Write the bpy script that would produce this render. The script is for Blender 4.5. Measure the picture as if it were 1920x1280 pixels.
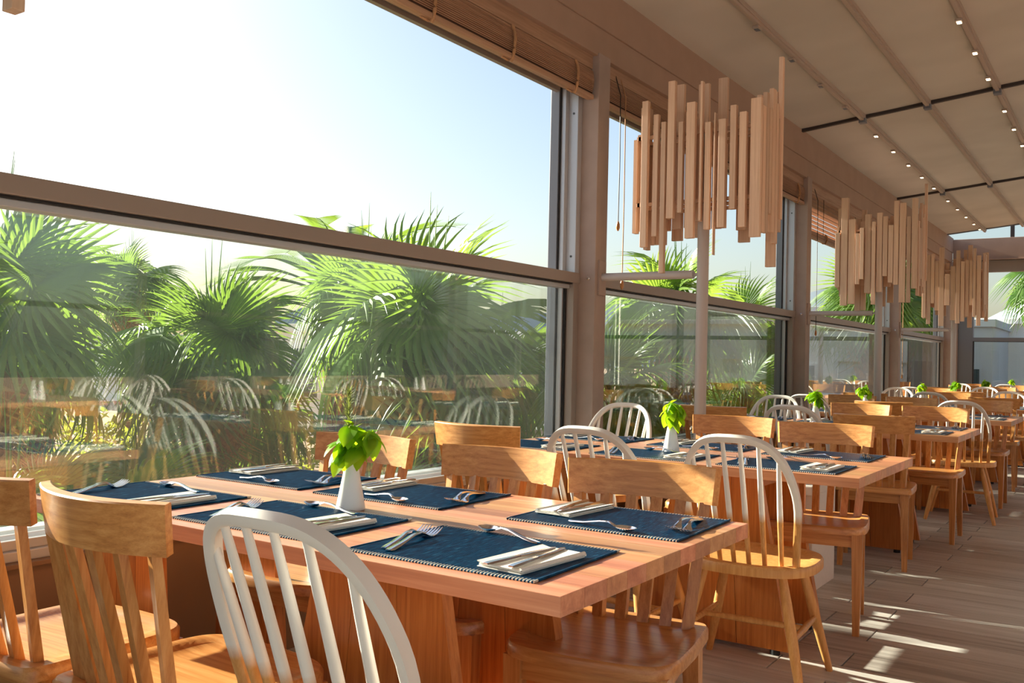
import bpy, bmesh, math, random
from mathutils import Vector, Matrix
R = math.radians
for o in list(bpy.data.objects):
    bpy.data.objects.remove(o)
SC = bpy.context.scene
COL = SC.collection
random.seed(7)

# ------------------------------------------------------------------ camera
YAW, PITCH, ROLL, FPX = 0.589102, 0.0164329, 0.0226875, 1755.2
cy, sy, cp, sp = math.cos(YAW), math.sin(YAW), math.cos(PITCH), math.sin(PITCH)
fw = Vector((-sy * cp, cy * cp, sp))
rt = Vector((cy, sy, 0))
up = rt.cross(fw)
r2 = rt * math.cos(ROLL) + up * math.sin(ROLL)
u2 = -rt * math.sin(ROLL) + up * math.cos(ROLL)
cam = bpy.data.cameras.new('camera')
cam.sensor_width = 36
cam.lens = FPX / 1920 * 36
cam.clip_start = .02
cam.clip_end = 2000
co = bpy.data.objects.new('camera', cam)
M = Matrix((r2, u2, -fw)).transposed().to_4x4()
M.translation = (0, 0, 1.15)
co.matrix_world = M
COL.objects.link(co)
SC.camera = co

# ------------------------------------------------------------------ world, sun, exposure
W = bpy.data.worlds.new('sky')
SC.world = W
W.use_nodes = True
nt = W.node_tree
bg = nt.nodes['Background']
sky = nt.nodes.new('ShaderNodeTexSky')
sky.sky_type = 'NISHITA'
sky.sun_disc = False
sky.sun_elevation = R(32)
sky.sun_rotation = R(-90)
sky.air_density = 1.2
sky.dust_density = 2.2
sky.ozone_density = 1.2
nt.links.new(sky.outputs[0], bg.inputs[0])
bg.inputs[1].default_value = 0.19
sl = bpy.data.lights.new('sun', 'SUN')
sl.energy = 22.0
sl.color = (1, .91, .77)
sl.angle = R(.55)
so = bpy.data.objects.new('sun', sl)
SUN_EL = R(20.5)
sd = Vector((math.cos(SUN_EL), .01, -math.sin(SUN_EL)))
so.rotation_euler = sd.to_track_quat('-Z', 'Y').to_euler()
so.location = (-30, 5, 15)
COL.objects.link(so)
SC.view_settings.view_transform = 'Standard'
SC.view_settings.look = 'None'
SC.view_settings.exposure = 0.0
SC.view_settings.gamma = 1
SC.view_settings.use_curve_mapping = False
SC.cycles.max_bounces = 10
SC.cycles.transparent_max_bounces = 16
SC.cycles.diffuse_bounces = 6

# ------------------------------------------------------------------ materials
def lin(r, g, b):
    f = lambda c: c / 255 / 12.92 if c / 255 <= .04045 else ((c / 255 + .055) / 1.055) ** 2.4
    return (f(r), f(g), f(b), 1)

def mat(name):
    m = bpy.data.materials.new(name)
    m.use_nodes = True
    return m, m.node_tree, m.node_tree.nodes['Principled BSDF']

def N(t, ty, **kw):
    n = t.nodes.new(ty)
    for k, v in kw.items():
        setattr(n, k, v)
    return n

def ramp(t, fac, stops):
    n = t.nodes.new('ShaderNodeValToRGB')
    e = n.color_ramp.elements
    while len(e) < len(stops):
        e.new(.5)
    for x, (p, c) in zip(e, stops):
        x.position = p
        x.color = c
    t.links.new(fac, n.inputs[0])
    return n.outputs[0]

def bump(t, b, h, strength, dist=.002):
    n = N(t, 'ShaderNodeBump')
    n.inputs['Strength'].default_value = strength
    n.inputs['Distance'].default_value = dist
    t.links.new(h, n.inputs['Height'])
    t.links.new(n.outputs[0], b.inputs['Normal'])

def plain(name, col, rough=.6, metal=0, noise=.0, nscale=40, spec=.5):
    m, t, b = mat(name)
    b.inputs['Base Color'].default_value = col
    b.inputs['Roughness'].default_value = rough
    b.inputs['Metallic'].default_value = metal
    b.inputs['Specular IOR Level'].default_value = spec
    if noise:
        tc = N(t, 'ShaderNodeTexCoord')
        n = N(t, 'ShaderNodeTexNoise')
        n.inputs['Scale'].default_value = nscale
        n.inputs['Detail'].default_value = 5
        t.links.new(tc.outputs['Object'], n.inputs['Vector'])
        k = lambda s: tuple(min(1, c * s) for c in col[:3]) + (1,)
        t.links.new(ramp(t, n.outputs[0], [(.3, k(1 - noise)), (.7, k(1 + noise))]), b.inputs['Base Color'])
    return m

def wood(name, c0, c1, c2, axis=0, rough=.32, freq=80, vary=.25, coat=.3, hue=0, crough=.25):
    """grain stretched along one local axis, tone varied piece by piece"""
    m, t, b = mat(name)
    tc = N(t, 'ShaderNodeTexCoord')
    oi = N(t, 'ShaderNodeObjectInfo')
    mp = N(t, 'ShaderNodeMapping')
    s = [freq, freq, freq]
    s[axis] = freq * .035
    mp.inputs['Scale'].default_value = s
    ad = N(t, 'ShaderNodeVectorMath', operation='ADD')
    ml = N(t, 'ShaderNodeMath', operation='MULTIPLY')
    ml.inputs[1].default_value = 37
    t.links.new(oi.outputs['Random'], ml.inputs[0])
    t.links.new(tc.outputs['Object'], mp.inputs[0])
    t.links.new(mp.outputs[0], ad.inputs[0])
    t.links.new(ml.outputs[0], ad.inputs[1])
    n1 = N(t, 'ShaderNodeTexNoise')
    n1.inputs['Scale'].default_value = 1.0
    n1.inputs['Detail'].default_value = 6
    n1.inputs['Distortion'].default_value = .35
    t.links.new(ad.outputs[0], n1.inputs['Vector'])
    n2 = N(t, 'ShaderNodeTexNoise')
    n2.inputs['Scale'].default_value = 6
    n2.inputs['Detail'].default_value = 3
    t.links.new(ad.outputs[0], n2.inputs['Vector'])
    mx = N(t, 'ShaderNodeMath', operation='MULTIPLY_ADD')
    mx.inputs[1].default_value = .35
    t.links.new(n2.outputs[0], mx.inputs[0])
    t.links.new(n1.outputs[0], mx.inputs[2])
    c = ramp(t, mx.outputs[0], [(.38, c0), (.67, c1), (.98, c2)])
    hs = N(t, 'ShaderNodeHueSaturation')
    mr = N(t, 'ShaderNodeMapRange')
    mr.inputs[3].default_value = 1 - vary
    mr.inputs[4].default_value = 1 + vary
    t.links.new(oi.outputs['Random'], mr.inputs[0])
    t.links.new(mr.outputs[0], hs.inputs['Value'])
    if hue:
        w2 = N(t, 'ShaderNodeTexWhiteNoise', noise_dimensions='1D')
        t.links.new(ml.outputs[0], w2.inputs['W'])
        m3 = N(t, 'ShaderNodeMapRange'); m3.inputs[3].default_value = .5 - hue; m3.inputs[4].default_value = .5 + hue
        t.links.new(w2.outputs['Value'], m3.inputs[0]); t.links.new(m3.outputs[0], hs.inputs['Hue'])
    t.links.new(c, hs.inputs['Color'])
    t.links.new(hs.outputs[0], b.inputs['Base Color'])
    b.inputs['Roughness'].default_value = rough
    b.inputs['Coat Weight'].default_value = coat
    b.inputs['Coat Roughness'].default_value = crough
    bump(t, b, mx.outputs[0], .12, .001)
    return m

OAK = [lin(172, 106, 50), lin(204, 140, 76), lin(224, 166, 102)]
M_oak = [wood('oak_grain_%s' % 'xyz'[i], *OAK, axis=i, vary=.1) for i in range(3)]
TOP = [lin(164, 100, 64), lin(194, 130, 88), lin(216, 160, 118)]
M_top = wood('butcher_block', *TOP, axis=0, vary=.26, rough=.42, coat=.5, hue=.013, freq=30, crough=.36)
M_ped = wood('trestle_oak', lin(160, 88, 34), lin(194, 118, 52), lin(212, 140, 70), axis=2, vary=.12)
M_slat = [wood('raw_beech', lin(200, 162, 132), lin(214, 178, 148), lin(226, 194, 164), axis=2, rough=.6, vary=.16, coat=0)]
M_reed = wood('reed_blind', lin(136, 102, 80), lin(158, 122, 98), lin(178, 142, 116), axis=1, rough=.6, vary=.12, coat=0)
M_foldshade = plain('fold_shade_brown', lin(64, 42, 30), .9)
M_trimw = wood('pine_header', lin(148, 114, 90), lin(168, 134, 108), lin(184, 150, 124), axis=1, rough=.55, vary=.06, coat=0)

def dipped(name, axis):
    """white paint dip above a soft-edged line, bare beech below"""
    m = wood(name, lin(196, 132, 66), lin(214, 154, 86), lin(230, 176, 110), axis=axis, vary=.06)
    t = m.node_tree
    b = t.nodes['Principled BSDF']
    src = b.inputs['Base Color'].links[0].from_socket
    tc = N(t, 'ShaderNodeTexCoord')
    sx = N(t, 'ShaderNodeSeparateXYZ')
    t.links.new(tc.outputs['Object'], sx.inputs[0])
    nz = N(t, 'ShaderNodeTexNoise')
    nz.inputs['Scale'].default_value = 60
    t.links.new(tc.outputs['Object'], nz.inputs['Vector'])
    ad = N(t, 'ShaderNodeMath', operation='MULTIPLY_ADD')
    ad.inputs[1].default_value = .012
    t.links.new(nz.outputs[0], ad.inputs[0])
    t.links.new(sx.outputs[2], ad.inputs[2])
    mr = N(t, 'ShaderNodeMapRange')
    mr.inputs[1].default_value = .606
    mr.inputs[2].default_value = .638
    t.links.new(ad.outputs[0], mr.inputs[0])
    mx = N(t, 'ShaderNodeMix', data_type='RGBA')
    t.links.new(mr.outputs[0], mx.inputs[0])
    t.links.new(src, mx.inputs[6])
    mx.inputs[7].default_value = lin(236, 230, 222)
    t.links.new(mx.outputs[2], b.inputs['Base Color'])
    b.inputs['Coat Weight'].default_value = .1
    b.inputs['Roughness'].default_value = .42
    return m
M_dip = dipped('dipped_spindle', 2)

M_col = plain('taupe_stucco', lin(164, 146, 136), .85, noise=.06, nscale=9)
M_beam = plain('taupe_beam', lin(164, 138, 120), .85, noise=.05, nscale=5)
M_low = plain('tan_wall_paint', lin(140, 108, 80), .8, noise=.04, nscale=5)
M_alu = plain('grey_brown_aluminium', lin(150, 138, 130), .45, 0.15)
M_alud = plain('anthracite_aluminium', lin(112, 116, 124), .45, 0.15)
M_alul = plain('pale_aluminium', lin(186, 188, 192), .35, 0.35)
M_rub = plain('black_gasket', lin(26, 26, 28), .7)
M_steel = plain('polished_steel', lin(226, 226, 228), .16, 1.0)
M_screw = plain('screw_steel', lin(80, 78, 76), .4, .8)
M_pole = plain('grey_painted_pole', lin(188, 178, 172), .45)
M_white = plain('white_lacquer', lin(232, 228, 220), .5, noise=.02)
M_ceram = plain('white_ceramic', lin(240, 238, 236), .28)
M_napkin = plain('white_paper_napkin', lin(246, 240, 228), .8, noise=.03, nscale=60)
M_cable = plain('black_cable', lin(34, 28, 26), .6)
M_rope = plain('jute_rope', lin(178, 136, 98), .9, noise=.15, nscale=200)
M_cross = plain('dark_crossbar', lin(52, 42, 38), .6)
M_track = plain('ceiling_track_metal', lin(176, 160, 146), .45, .1)

def m_ceiling():
    m, t, b = mat('pale_awning_fabric')
    out = t.nodes['Material Output']
    tr = N(t, 'ShaderNodeBsdfTranslucent')
    tr.inputs[0].default_value = lin(226, 212, 196)
    b.inputs['Base Color'].default_value = lin(214, 194, 172)
    b.inputs['Roughness'].default_value = .85
    mx = N(t, 'ShaderNodeMixShader')
    mx.inputs[0].default_value = .06
    t.links.new(b.outputs[0], mx.inputs[1])
    t.links.new(tr.outputs[0], mx.inputs[2])
    t.links.new(mx.outputs[0], out.inputs[0])
    tc = N(t, 'ShaderNodeTexCoord')
    n = N(t, 'ShaderNodeTexNoise')
    n.inputs['Scale'].default_value = 1.3
    n.inputs['Detail'].default_value = 2
    t.links.new(tc.outputs['Object'], n.inputs['Vector'])
    t.links.new(ramp(t, n.outputs[0], [(.35, lin(190, 184, 172)), (.65, lin(202, 196, 184))]), b.inputs['Base Color'])
    return m
M_ceil = m_ceiling()

def m_plank():
    m, t, b = mat('wood_look_tile')
    g = N(t, 'ShaderNodeNewGeometry')
    sx = N(t, 'ShaderNodeSeparateXYZ')
    t.links.new(g.outputs['Position'], sx.inputs[0])
    rowy = N(t, 'ShaderNodeMath', operation='DIVIDE'); rowy.inputs[1].default_value = .2
    sh = N(t, 'ShaderNodeMath', operation='ADD'); sh.inputs[1].default_value = 19.49
    t.links.new(sx.outputs[1], rowy.inputs[0])
    t.links.new(rowy.outputs[0], sh.inputs[0])
    fl = N(t, 'ShaderNodeMath', operation='FLOOR')
    t.links.new(sh.outputs[0], fl.inputs[0])
    odd = N(t, 'ShaderNodeMath', operation='MODULO'); odd.inputs[1].default_value = 2
    t.links.new(fl.outputs[0], odd.inputs[0])
    ox = N(t, 'ShaderNodeMath', operation='MULTIPLY_ADD'); ox.inputs[1].default_value = .225
    t.links.new(odd.outputs[0], ox.inputs[0]); t.links.new(sx.outputs[0], ox.inputs[2])
    dx = N(t, 'ShaderNodeMath', operation='DIVIDE'); dx.inputs[1].default_value = 1.2
    sb = N(t, 'ShaderNodeMath', operation='ADD'); sb.inputs[1].default_value = .925
    t.links.new(ox.outputs[0], sb.inputs[0]); t.links.new(sb.outputs[0], dx.inputs[0])
    fx = N(t, 'ShaderNodeMath', operation='FLOOR')
    t.links.new(dx.outputs[0], fx.inputs[0])
    cb = N(t, 'ShaderNodeCombineXYZ')
    t.links.new(fx.outputs[0], cb.inputs[0]); t.links.new(fl.outputs[0], cb.inputs[1])
    wn = N(t, 'ShaderNodeTexWhiteNoise', noise_dimensions='2D')
    t.links.new(cb.outputs[0], wn.inputs['Vector'])
    mp = N(t, 'ShaderNodeMapping'); mp.inputs['Scale'].default_value = (1.1, 16, 1)
    t.links.new(g.outputs['Position'], mp.inputs[0])
    ad = N(t, 'ShaderNodeVectorMath', operation='ADD')
    sc = N(t, 'ShaderNodeVectorMath', operation='SCALE'); sc.inputs['Scale'].default_value = 20
    t.links.new(wn.outputs['Color'], sc.inputs[0])
    t.links.new(mp.outputs[0], ad.inputs[0]); t.links.new(sc.outputs[0], ad.inputs[1])
    n = N(t, 'ShaderNodeTexNoise'); n.inputs['Scale'].default_value = 1.6; n.inputs['Detail'].default_value = 6; n.inputs['Distortion'].default_value = .5
    t.links.new(ad.outputs[0], n.inputs['Vector'])
    mx = N(t, 'ShaderNodeMath', operation='MULTIPLY_ADD'); mx.inputs[1].default_value = .28
    t.links.new(wn.outputs['Value'], mx.inputs[0]); t.links.new(n.outputs[0], mx.inputs[2])
    c = ramp(t, mx.outputs[0], [(.4, lin(150, 142, 134)), (.62, lin(186, 180, 172)), (.9, lin(208, 204, 198))])
    t.links.new(c, b.inputs['Base Color'])
    b.inputs['Roughness'].default_value = .42
    bump(t, b, n.outputs[0], .1, .001)
    return m
M_plank = m_plank()
M_grout = plain('dark_grout', lin(40, 31, 26), .9)

def m_glass(name, tint):
    m, t, b = mat(name)
    out = t.nodes['Material Output']
    lw = N(t, 'ShaderNodeLayerWeight')          # Schlick reflectance, the same on both faces of the sheet
    lw.inputs[0].default_value = .5
    pw = N(t, 'ShaderNodeMath', operation='POWER'); pw.inputs[1].default_value = 5
    fr = N(t, 'ShaderNodeMath', operation='MULTIPLY_ADD'); fr.inputs[1].default_value = .955; fr.inputs[2].default_value = .045
    t.links.new(lw.outputs['Facing'], pw.inputs[0])
    t.links.new(pw.outputs[0], fr.inputs[0])
    tr = N(t, 'ShaderNodeBsdfTransparent'); tr.inputs[0].default_value = tint
    gl = N(t, 'ShaderNodeBsdfGlossy'); gl.inputs['Roughness'].default_value = 0.0
    mx = N(t, 'ShaderNodeMixShader')
    t.links.new(fr.outputs[0], mx.inputs[0])
    t.links.new(tr.outputs[0], mx.inputs[1])
    t.links.new(gl.outputs[0], mx.inputs[2])
    du = N(t, 'ShaderNodeBsdfTranslucent'); du.inputs[0].default_value = (.9, .95, 1, 1)
    m2 = N(t, 'ShaderNodeMixShader'); m2.inputs[0].default_value = .002
    t.links.new(mx.outputs[0], m2.inputs[1]); t.links.new(du.outputs[0], m2.inputs[2])
    t.links.new(m2.outputs[0], out.inputs[0])
    return m
M_glass = m_glass('window_glass', (.955, .975, .965, 1))

def m_mat():
    m, t, b = mat('navy_ribbed_weave')
    tc = N(t, 'ShaderNodeTexCoord')
    sx = N(t, 'ShaderNodeSeparateXYZ')
    t.links.new(tc.outputs['Object'], sx.inputs[0])
    mp = N(t, 'ShaderNodeMapping'); mp.inputs['Scale'].default_value = (240, 26, 1)
    t.links.new(tc.outputs['Object'], mp.inputs[0])
    n = N(t, 'ShaderNodeTexNoise'); n.inputs['Scale'].default_value = 1; n.inputs['Detail'].default_value = 4
    t.links.new(mp.outputs[0], n.inputs['Vector'])
    base = ramp(t, n.outputs[0], [(.40, lin(0, 42, 74)), (.60, lin(2, 74, 112)), (.82, lin(70, 144, 176))])
    # pale stitches along the two long hems
    ab = N(t, 'ShaderNodeMath', operation='ABSOLUTE'); t.links.new(sx.outputs[1], ab.inputs[0])
    gt = N(t, 'ShaderNodeMath', operation='GREATER_THAN'); gt.inputs[1].default_value = .158
    t.links.new(ab.outputs[0], gt.inputs[0])
    w = N(t, 'ShaderNodeMath', operation='MULTIPLY'); w.inputs[1].default_value = 820
    t.links.new(sx.outputs[0], w.inputs[0])
    sn = N(t, 'ShaderNodeMath', operation='SINE'); t.links.new(w.outputs[0], sn.inputs[0])
    g2 = N(t, 'ShaderNodeMath', operation='GREATER_THAN'); g2.inputs[1].default_value = .2
    t.links.new(sn.outputs[0], g2.inputs[0])
    mu = N(t, 'ShaderNodeMath', operation='MULTIPLY')
    t.links.new(gt.outputs[0], mu.inputs[0]); t.links.new(g2.outputs[0], mu.inputs[1])
    mx = N(t, 'ShaderNodeMix', data_type='RGBA')
    t.links.new(mu.outputs[0], mx.inputs[0]); t.links.new(base, mx.inputs[6])
    mx.inputs[7].default_value = lin(216, 208, 192)
    t.links.new(mx.outputs[2], b.inputs['Base Color'])
    b.inputs['Roughness'].default_value = .34
    b.inputs['Specular IOR Level'].default_value = .1
    b.inputs['Sheen Weight'].default_value = 0
    return m
M_mat = m_mat()

def m_leaf(name, c0, c1, trans, tw=.45, rough=.35, gloss=True):
    m, t, b = mat(name)
    out = t.nodes['Material Output']
    oi = N(t, 'ShaderNodeObjectInfo')
    tc = N(t, 'ShaderNodeTexCoord')
    n = N(t, 'ShaderNodeTexNoise'); n.inputs['Scale'].default_value = 3.5; n.inputs['Detail'].default_value = 3
    t.links.new(tc.outputs['Object'], n.inputs['Vector'])
    ad = N(t, 'ShaderNodeMath', operation='MULTIPLY_ADD'); ad.inputs[1].default_value = .35
    t.links.new(oi.outputs['Random'], ad.inputs[0]); t.links.new(n.outputs[0], ad.inputs[2])
    t.links.new(ramp(t, ad.outputs[0], [(.4, c0), (.95, c1)]), b.inputs['Base Color'])
    b.inputs['Roughness'].default_value = rough
    tr = N(t, 'ShaderNodeBsdfTranslucent'); tr.inputs[0].default_value = trans
    mx = N(t, 'ShaderNodeMixShader'); mx.inputs[0].default_value = tw
    t.links.new(b.outputs[0], mx.inputs[1]); t.links.new(tr.outputs[0], mx.inputs[2])
    t.links.new(mx.outputs[0], out.inputs[0])
    return m
M_palm = m_leaf('fan_palm_leaf', lin(52, 88, 42), lin(110, 144, 66), lin(150, 184, 66), .38)
M_palmd = m_leaf('dry_palm_leaf', lin(150, 116, 66), lin(196, 166, 100), lin(220, 180, 90), .3, .7)
M_basil = m_leaf('basil_leaf', lin(84, 140, 20), lin(140, 190, 30), lin(190, 226, 30), .5, .4)
M_rose = m_leaf('rosemary_needle', lin(96, 112, 66), lin(150, 160, 100), lin(170, 180, 90), .3, .6)
M_shrub = m_leaf('garden_shrub_leaf', lin(54, 80, 34), lin(120, 130, 50), lin(190, 196, 70), .4, .5)
M_reedg = m_leaf('ornamental_grass_blade', lin(130, 140, 40), lin(190, 180, 70), lin(220, 210, 80), .45, .5)
M_stem = plain('green_stem', lin(110, 140, 60), .6)
M_trunk = plain('palm_trunk_fibre', lin(120, 88, 62), .95, noise=.45, nscale=18)
M_boot = plain('palm_leaf_base', lin(158, 124, 88), .9, noise=.3, nscale=25)
M_soil = plain('terracotta_soil', lin(164, 134, 106), .95, noise=.25, nscale=1.2)
M_bldg = plain('white_render', lin(244, 242, 236), .9, noise=.03, nscale=.6)
M_bldg2 = plain('grey_render', lin(190, 198, 204), .9, noise=.03, nscale=.6)
M_dkwin = plain('dark_window_glass', lin(60, 74, 84), .15)
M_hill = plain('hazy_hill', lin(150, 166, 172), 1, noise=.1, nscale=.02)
M_blue = plain('blue_canvas', lin(40, 86, 170), .8, noise=.05)
M_lounge = plain('white_resin', lin(232, 232, 230), .5)

def m_emit(name, col, s):
    m, t, b = mat(name)
    b.inputs['Base Color'].default_value = col
    b.inputs['Emission Color'].default_value = col
    b.inputs['Emission Strength'].default_value = s
    return m
M_led = m_emit('warm_led', (1, .78, .5, 1), 6)

# ------------------------------------------------------------------ geometry helpers
class MB:
    def __init__(s):
        s.v = []; s.f = []
    def box(s, x0, x1, y0, y1, z0, z1):
        b = len(s.v)
        s.v += [(x, y, z) for z in (z0, z1) for x, y in ((x0, y0), (x1, y0), (x1, y1), (x0, y1))]
        s.f += [tuple(b + i for i in q) for q in ((3, 2, 1, 0), (4, 5, 6, 7), (0, 1, 5, 4), (1, 2, 6, 5), (2, 3, 7, 6), (3, 0, 4, 7))]
        return s
    def bbox(s, x0, x1, y0, y1, z0, z1, c=.003):
        """box with chamfered edges"""
        bm = bmesh.new()
        bmesh.ops.create_cube(bm, size=1, matrix=Matrix.Translation(((x0 + x1) / 2, (y0 + y1) / 2, (z0 + z1) / 2)) @ Matrix.Diagonal((x1 - x0, y1 - y0, z1 - z0, 1)))
        bmesh.ops.bevel(bm, geom=bm.edges[:], offset=c, segments=2, affect='EDGES', profile=.6)
        s.add(bm)
        return s
    def add(s, bm):
        b = len(s.v)
        bm.verts.index_update()
        s.v += [tuple(v.co) for v in bm.verts]
        s.f += [tuple(b + v.index for v in f.verts) for f in bm.faces]
        bm.free()
    def hexa(s, lo, hi):
        """lo, hi: four points each, anticlockwise from above"""
        b = len(s.v)
        s.v += [tuple(p) for p in lo] + [tuple(p) for p in hi]
        s.f += [tuple(b + i for i in q) for q in ((3, 2, 1, 0), (4, 5, 6, 7), (0, 1, 5, 4), (1, 2, 6, 5), (2, 3, 7, 6), (3, 0, 4, 7))]
        return s
    def sweep(s, pts, prof, ups=None, close=False, caps=True):
        """prof(i) -> list of (side, normal) offsets at pts[i]; ups: normal hint"""
        pts = [Vector(p) for p in pts]
        n = len(pts); rings = []
        for i, p in enumerate(pts):
            a = pts[max(0, i - 1)]; c = pts[min(n - 1, i + 1)]
            t = (c - a).normalized()
            u = Vector(ups[i] if isinstance(ups, list) else (ups or (0, 0, 1)))
            if abs(t.dot(u)) > .98: u = Vector((1, 0, 0))
            side = t.cross(u).normalized()
            nn = side.cross(t).normalized()
            b = len(s.v)
            pr = prof(i) if callable(prof) else prof
            for (x, y) in pr:
                s.v.append(tuple(p + side * x + nn * y))
            rings.append((b, len(pr)))
        for (a, k), (b, _) in zip(rings, rings[1:]):
            for j in range(k):
                s.f.append((a + j, a + (j + 1) % k, b + (j + 1) % k, b + j))
        if caps:
            a, k = rings[0]; s.f.append(tuple(a + j for j in reversed(range(k))))
            a, k = rings[-1]; s.f.append(tuple(a + j for j in range(k)))
        return s
    def tube(s, pts, rad, k=8, caps=True, ups=None):
        rr = (lambda i: rad) if not isinstance(rad, (list, tuple)) else (lambda i: rad[i])
        return s.sweep(pts, lambda i: [(rr(i) * math.cos(2 * math.pi * j / k), rr(i) * math.sin(2 * math.pi * j / k)) for j in range(k)], ups, caps=caps)
    def lathe(s, prof, k=24, c=(0, 0, 0)):
        b = len(s.v)
        for r, z in prof:
            for j in range(k):
                a = 2 * math.pi * j / k
                s.v.append((c[0] + r * math.cos(a), c[1] + r * math.sin(a), c[2] + z))
        for i in range(len(prof) - 1):
            for j in range(k):
                s.f.append((b + i * k + j, b + i * k + (j + 1) % k, b + (i + 1) * k + (j + 1) % k, b + (i + 1) * k + j))
        s.f.append(tuple(b + j for j in reversed(range(k))))
        s.f.append(tuple(b + (len(prof) - 1) * k + j for j in range(k)))
        return s
    def mesh(s, name, m, smooth=False, ang=40):
        me = bpy.data.meshes.new(name)
        me.from_pydata(s.v, [], s.f)
        for x in (m if isinstance(m, (list, tuple)) else [m]):
            me.materials.append(x)
        if smooth:
            me.polygons.foreach_set('use_smooth', [True] * len(me.polygons))
            if ang:
                me.set_sharp_from_angle(angle=R(ang))
        me.update()
        return me

def put(name, me, parent=None, loc=(0, 0, 0), rot=(0, 0, 0), sc=None, **props):
    o = bpy.data.objects.new(name, me)
    COL.objects.link(o)
    o.location = loc
    o.rotation_euler = rot
    if sc is not None:
        o.scale = (sc, sc, sc) if isinstance(sc, (int, float)) else sc
    if parent: o.parent = parent
    for k, v in props.items(): o[k] = v
    return o

def build(name, mb, m, parent=None, smooth=False, loc=(0, 0, 0), rot=(0, 0, 0), ang=40, **props):
    return put(name, mb.mesh(name, m, smooth, ang), parent, loc, rot, **props)

def thing(name, loc, rz=0, label=None, category=None, group=None, parent=None):
    o = bpy.data.objects.new(name, None)
    o.empty_display_size = .1
    COL.objects.link(o)
    o.location = loc
    o.rotation_euler = (0, 0, rz)
    if parent: o.parent = parent
    if label: o['label'] = label
    if category: o['category'] = category
    if group: o['group'] = group
    return o

KIDS = {}
def kids(o):
    return list(o.children)

def copy_tree(o, parent=None):
    c = o.copy()
    COL.objects.link(c)
    if parent: c.parent = parent
    for k in kids(o):
        copy_tree(k, c)
    return c

class Proto:
    """first use moves the original, later uses copy it with all its parts"""
    def __init__(s, root): s.root = root; s.used = False
    def place(s, loc, rz=0, label=None, group=None, rx=0, ry=0, sc=None):
        o = copy_tree(s.root) if s.used else s.root
        s.used = True
        o.location = loc
        o.rotation_euler = (rx, ry, rz)
        if sc: o.scale = (sc, sc, sc)
        if label: o['label'] = label
        if group: o['group'] = group
        return o

ST = dict(kind='structure')
XG = -2.88                 # glass plane
COLY = [0.70, 4.97, 9.24, 13.51, 17.78]

# ------------------------------------------------------------------ floor
fl = build('floor', MB().box(-2.8, 4.5, -2.6, 17.9, -.06, -.012), M_grout, **ST)
plank_full = MB().bbox(0, 1.194, 0, .194, -.012, 0, .002).mesh('plank', M_plank)
rest = MB()
y = -2.49 - .0
rows = []
k0 = -13
for k in range(k0, 88):
    y0 = 3.702 - 3.6 + .2 * (k - 5 + 3.0) - .0
    rows.append((k, y0))
rows = []
j = -14
while True:
    y0 = 3.702 + .2 * (j - 18)
    if y0 > 17.75: break
    if y0 > -2.55: rows.append((j, y0))
    j += 1
for j, y0 in rows:
    off = -.925 if j % 2 == 0 else -1.15
    i0 = math.ceil((-2.78 - off) / 1.2 - 1)
    x = off + 1.2 * i0
    while x < 4.4:
        a, b = max(x, -2.79), min(x + 1.194, 4.45)
        if b - a > .02:
            if .6 < y0 < 8.3 and a < .15:
                if b - a > 1.19:
                    put('plank', plank_full, fl, (a, y0, 0))
                else:
                    build('plank', MB().bbox(0, b - a, 0, .194, -.012, 0, .002), M_plank, fl, loc=(a, y0, 0))
            else:
                rest.box(a, b, y0, y0 + .194, -.012, 0)
        x += 1.2
build('plank_field', rest, M_plank, fl, kind='stuff')

# ------------------------------------------------------------------ window wall
lw = build('wall_left', MB().box(-2.95, -2.72, -2.6, 17.95, -.06, .50), M_low, **ST)
build('wall_cap', MB().bbox(-2.96, -2.70, -2.6, 17.95, .50, .515, .003), M_low, lw)
for i, yc in enumerate(COLY):
    c = build('column', MB().bbox(-2.97, -2.69, yc - .07, yc + .07, 0, 2.98, .004), M_col, kind='structure', label='taupe plastered column of the window wall')
    if 0 < i < 4:
        sc_ = MB()
        sc_.lathe([(.012, 0), (.012, .006), (.006, .010)], 10)
        build('bolt', sc_, M_steel, c, loc=(-2.735, yc - .07, 1.63), rot=(R(90), 0, 0))
        br = MB().bbox(-2.692, -2.676, yc - .04, yc + .045, 1.53, 1.74, .004)
        build('bracket_plate', br, M_col, c)
bm_ = build('beam', MB().bbox(-2.98, -2.69, -2.6, 17.85, 3.135, 3.39, .004).bbox(-2.98, -2.70, -2.6, 17.85, 2.965, 3.134, .003), M_beam, **ST)

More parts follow.
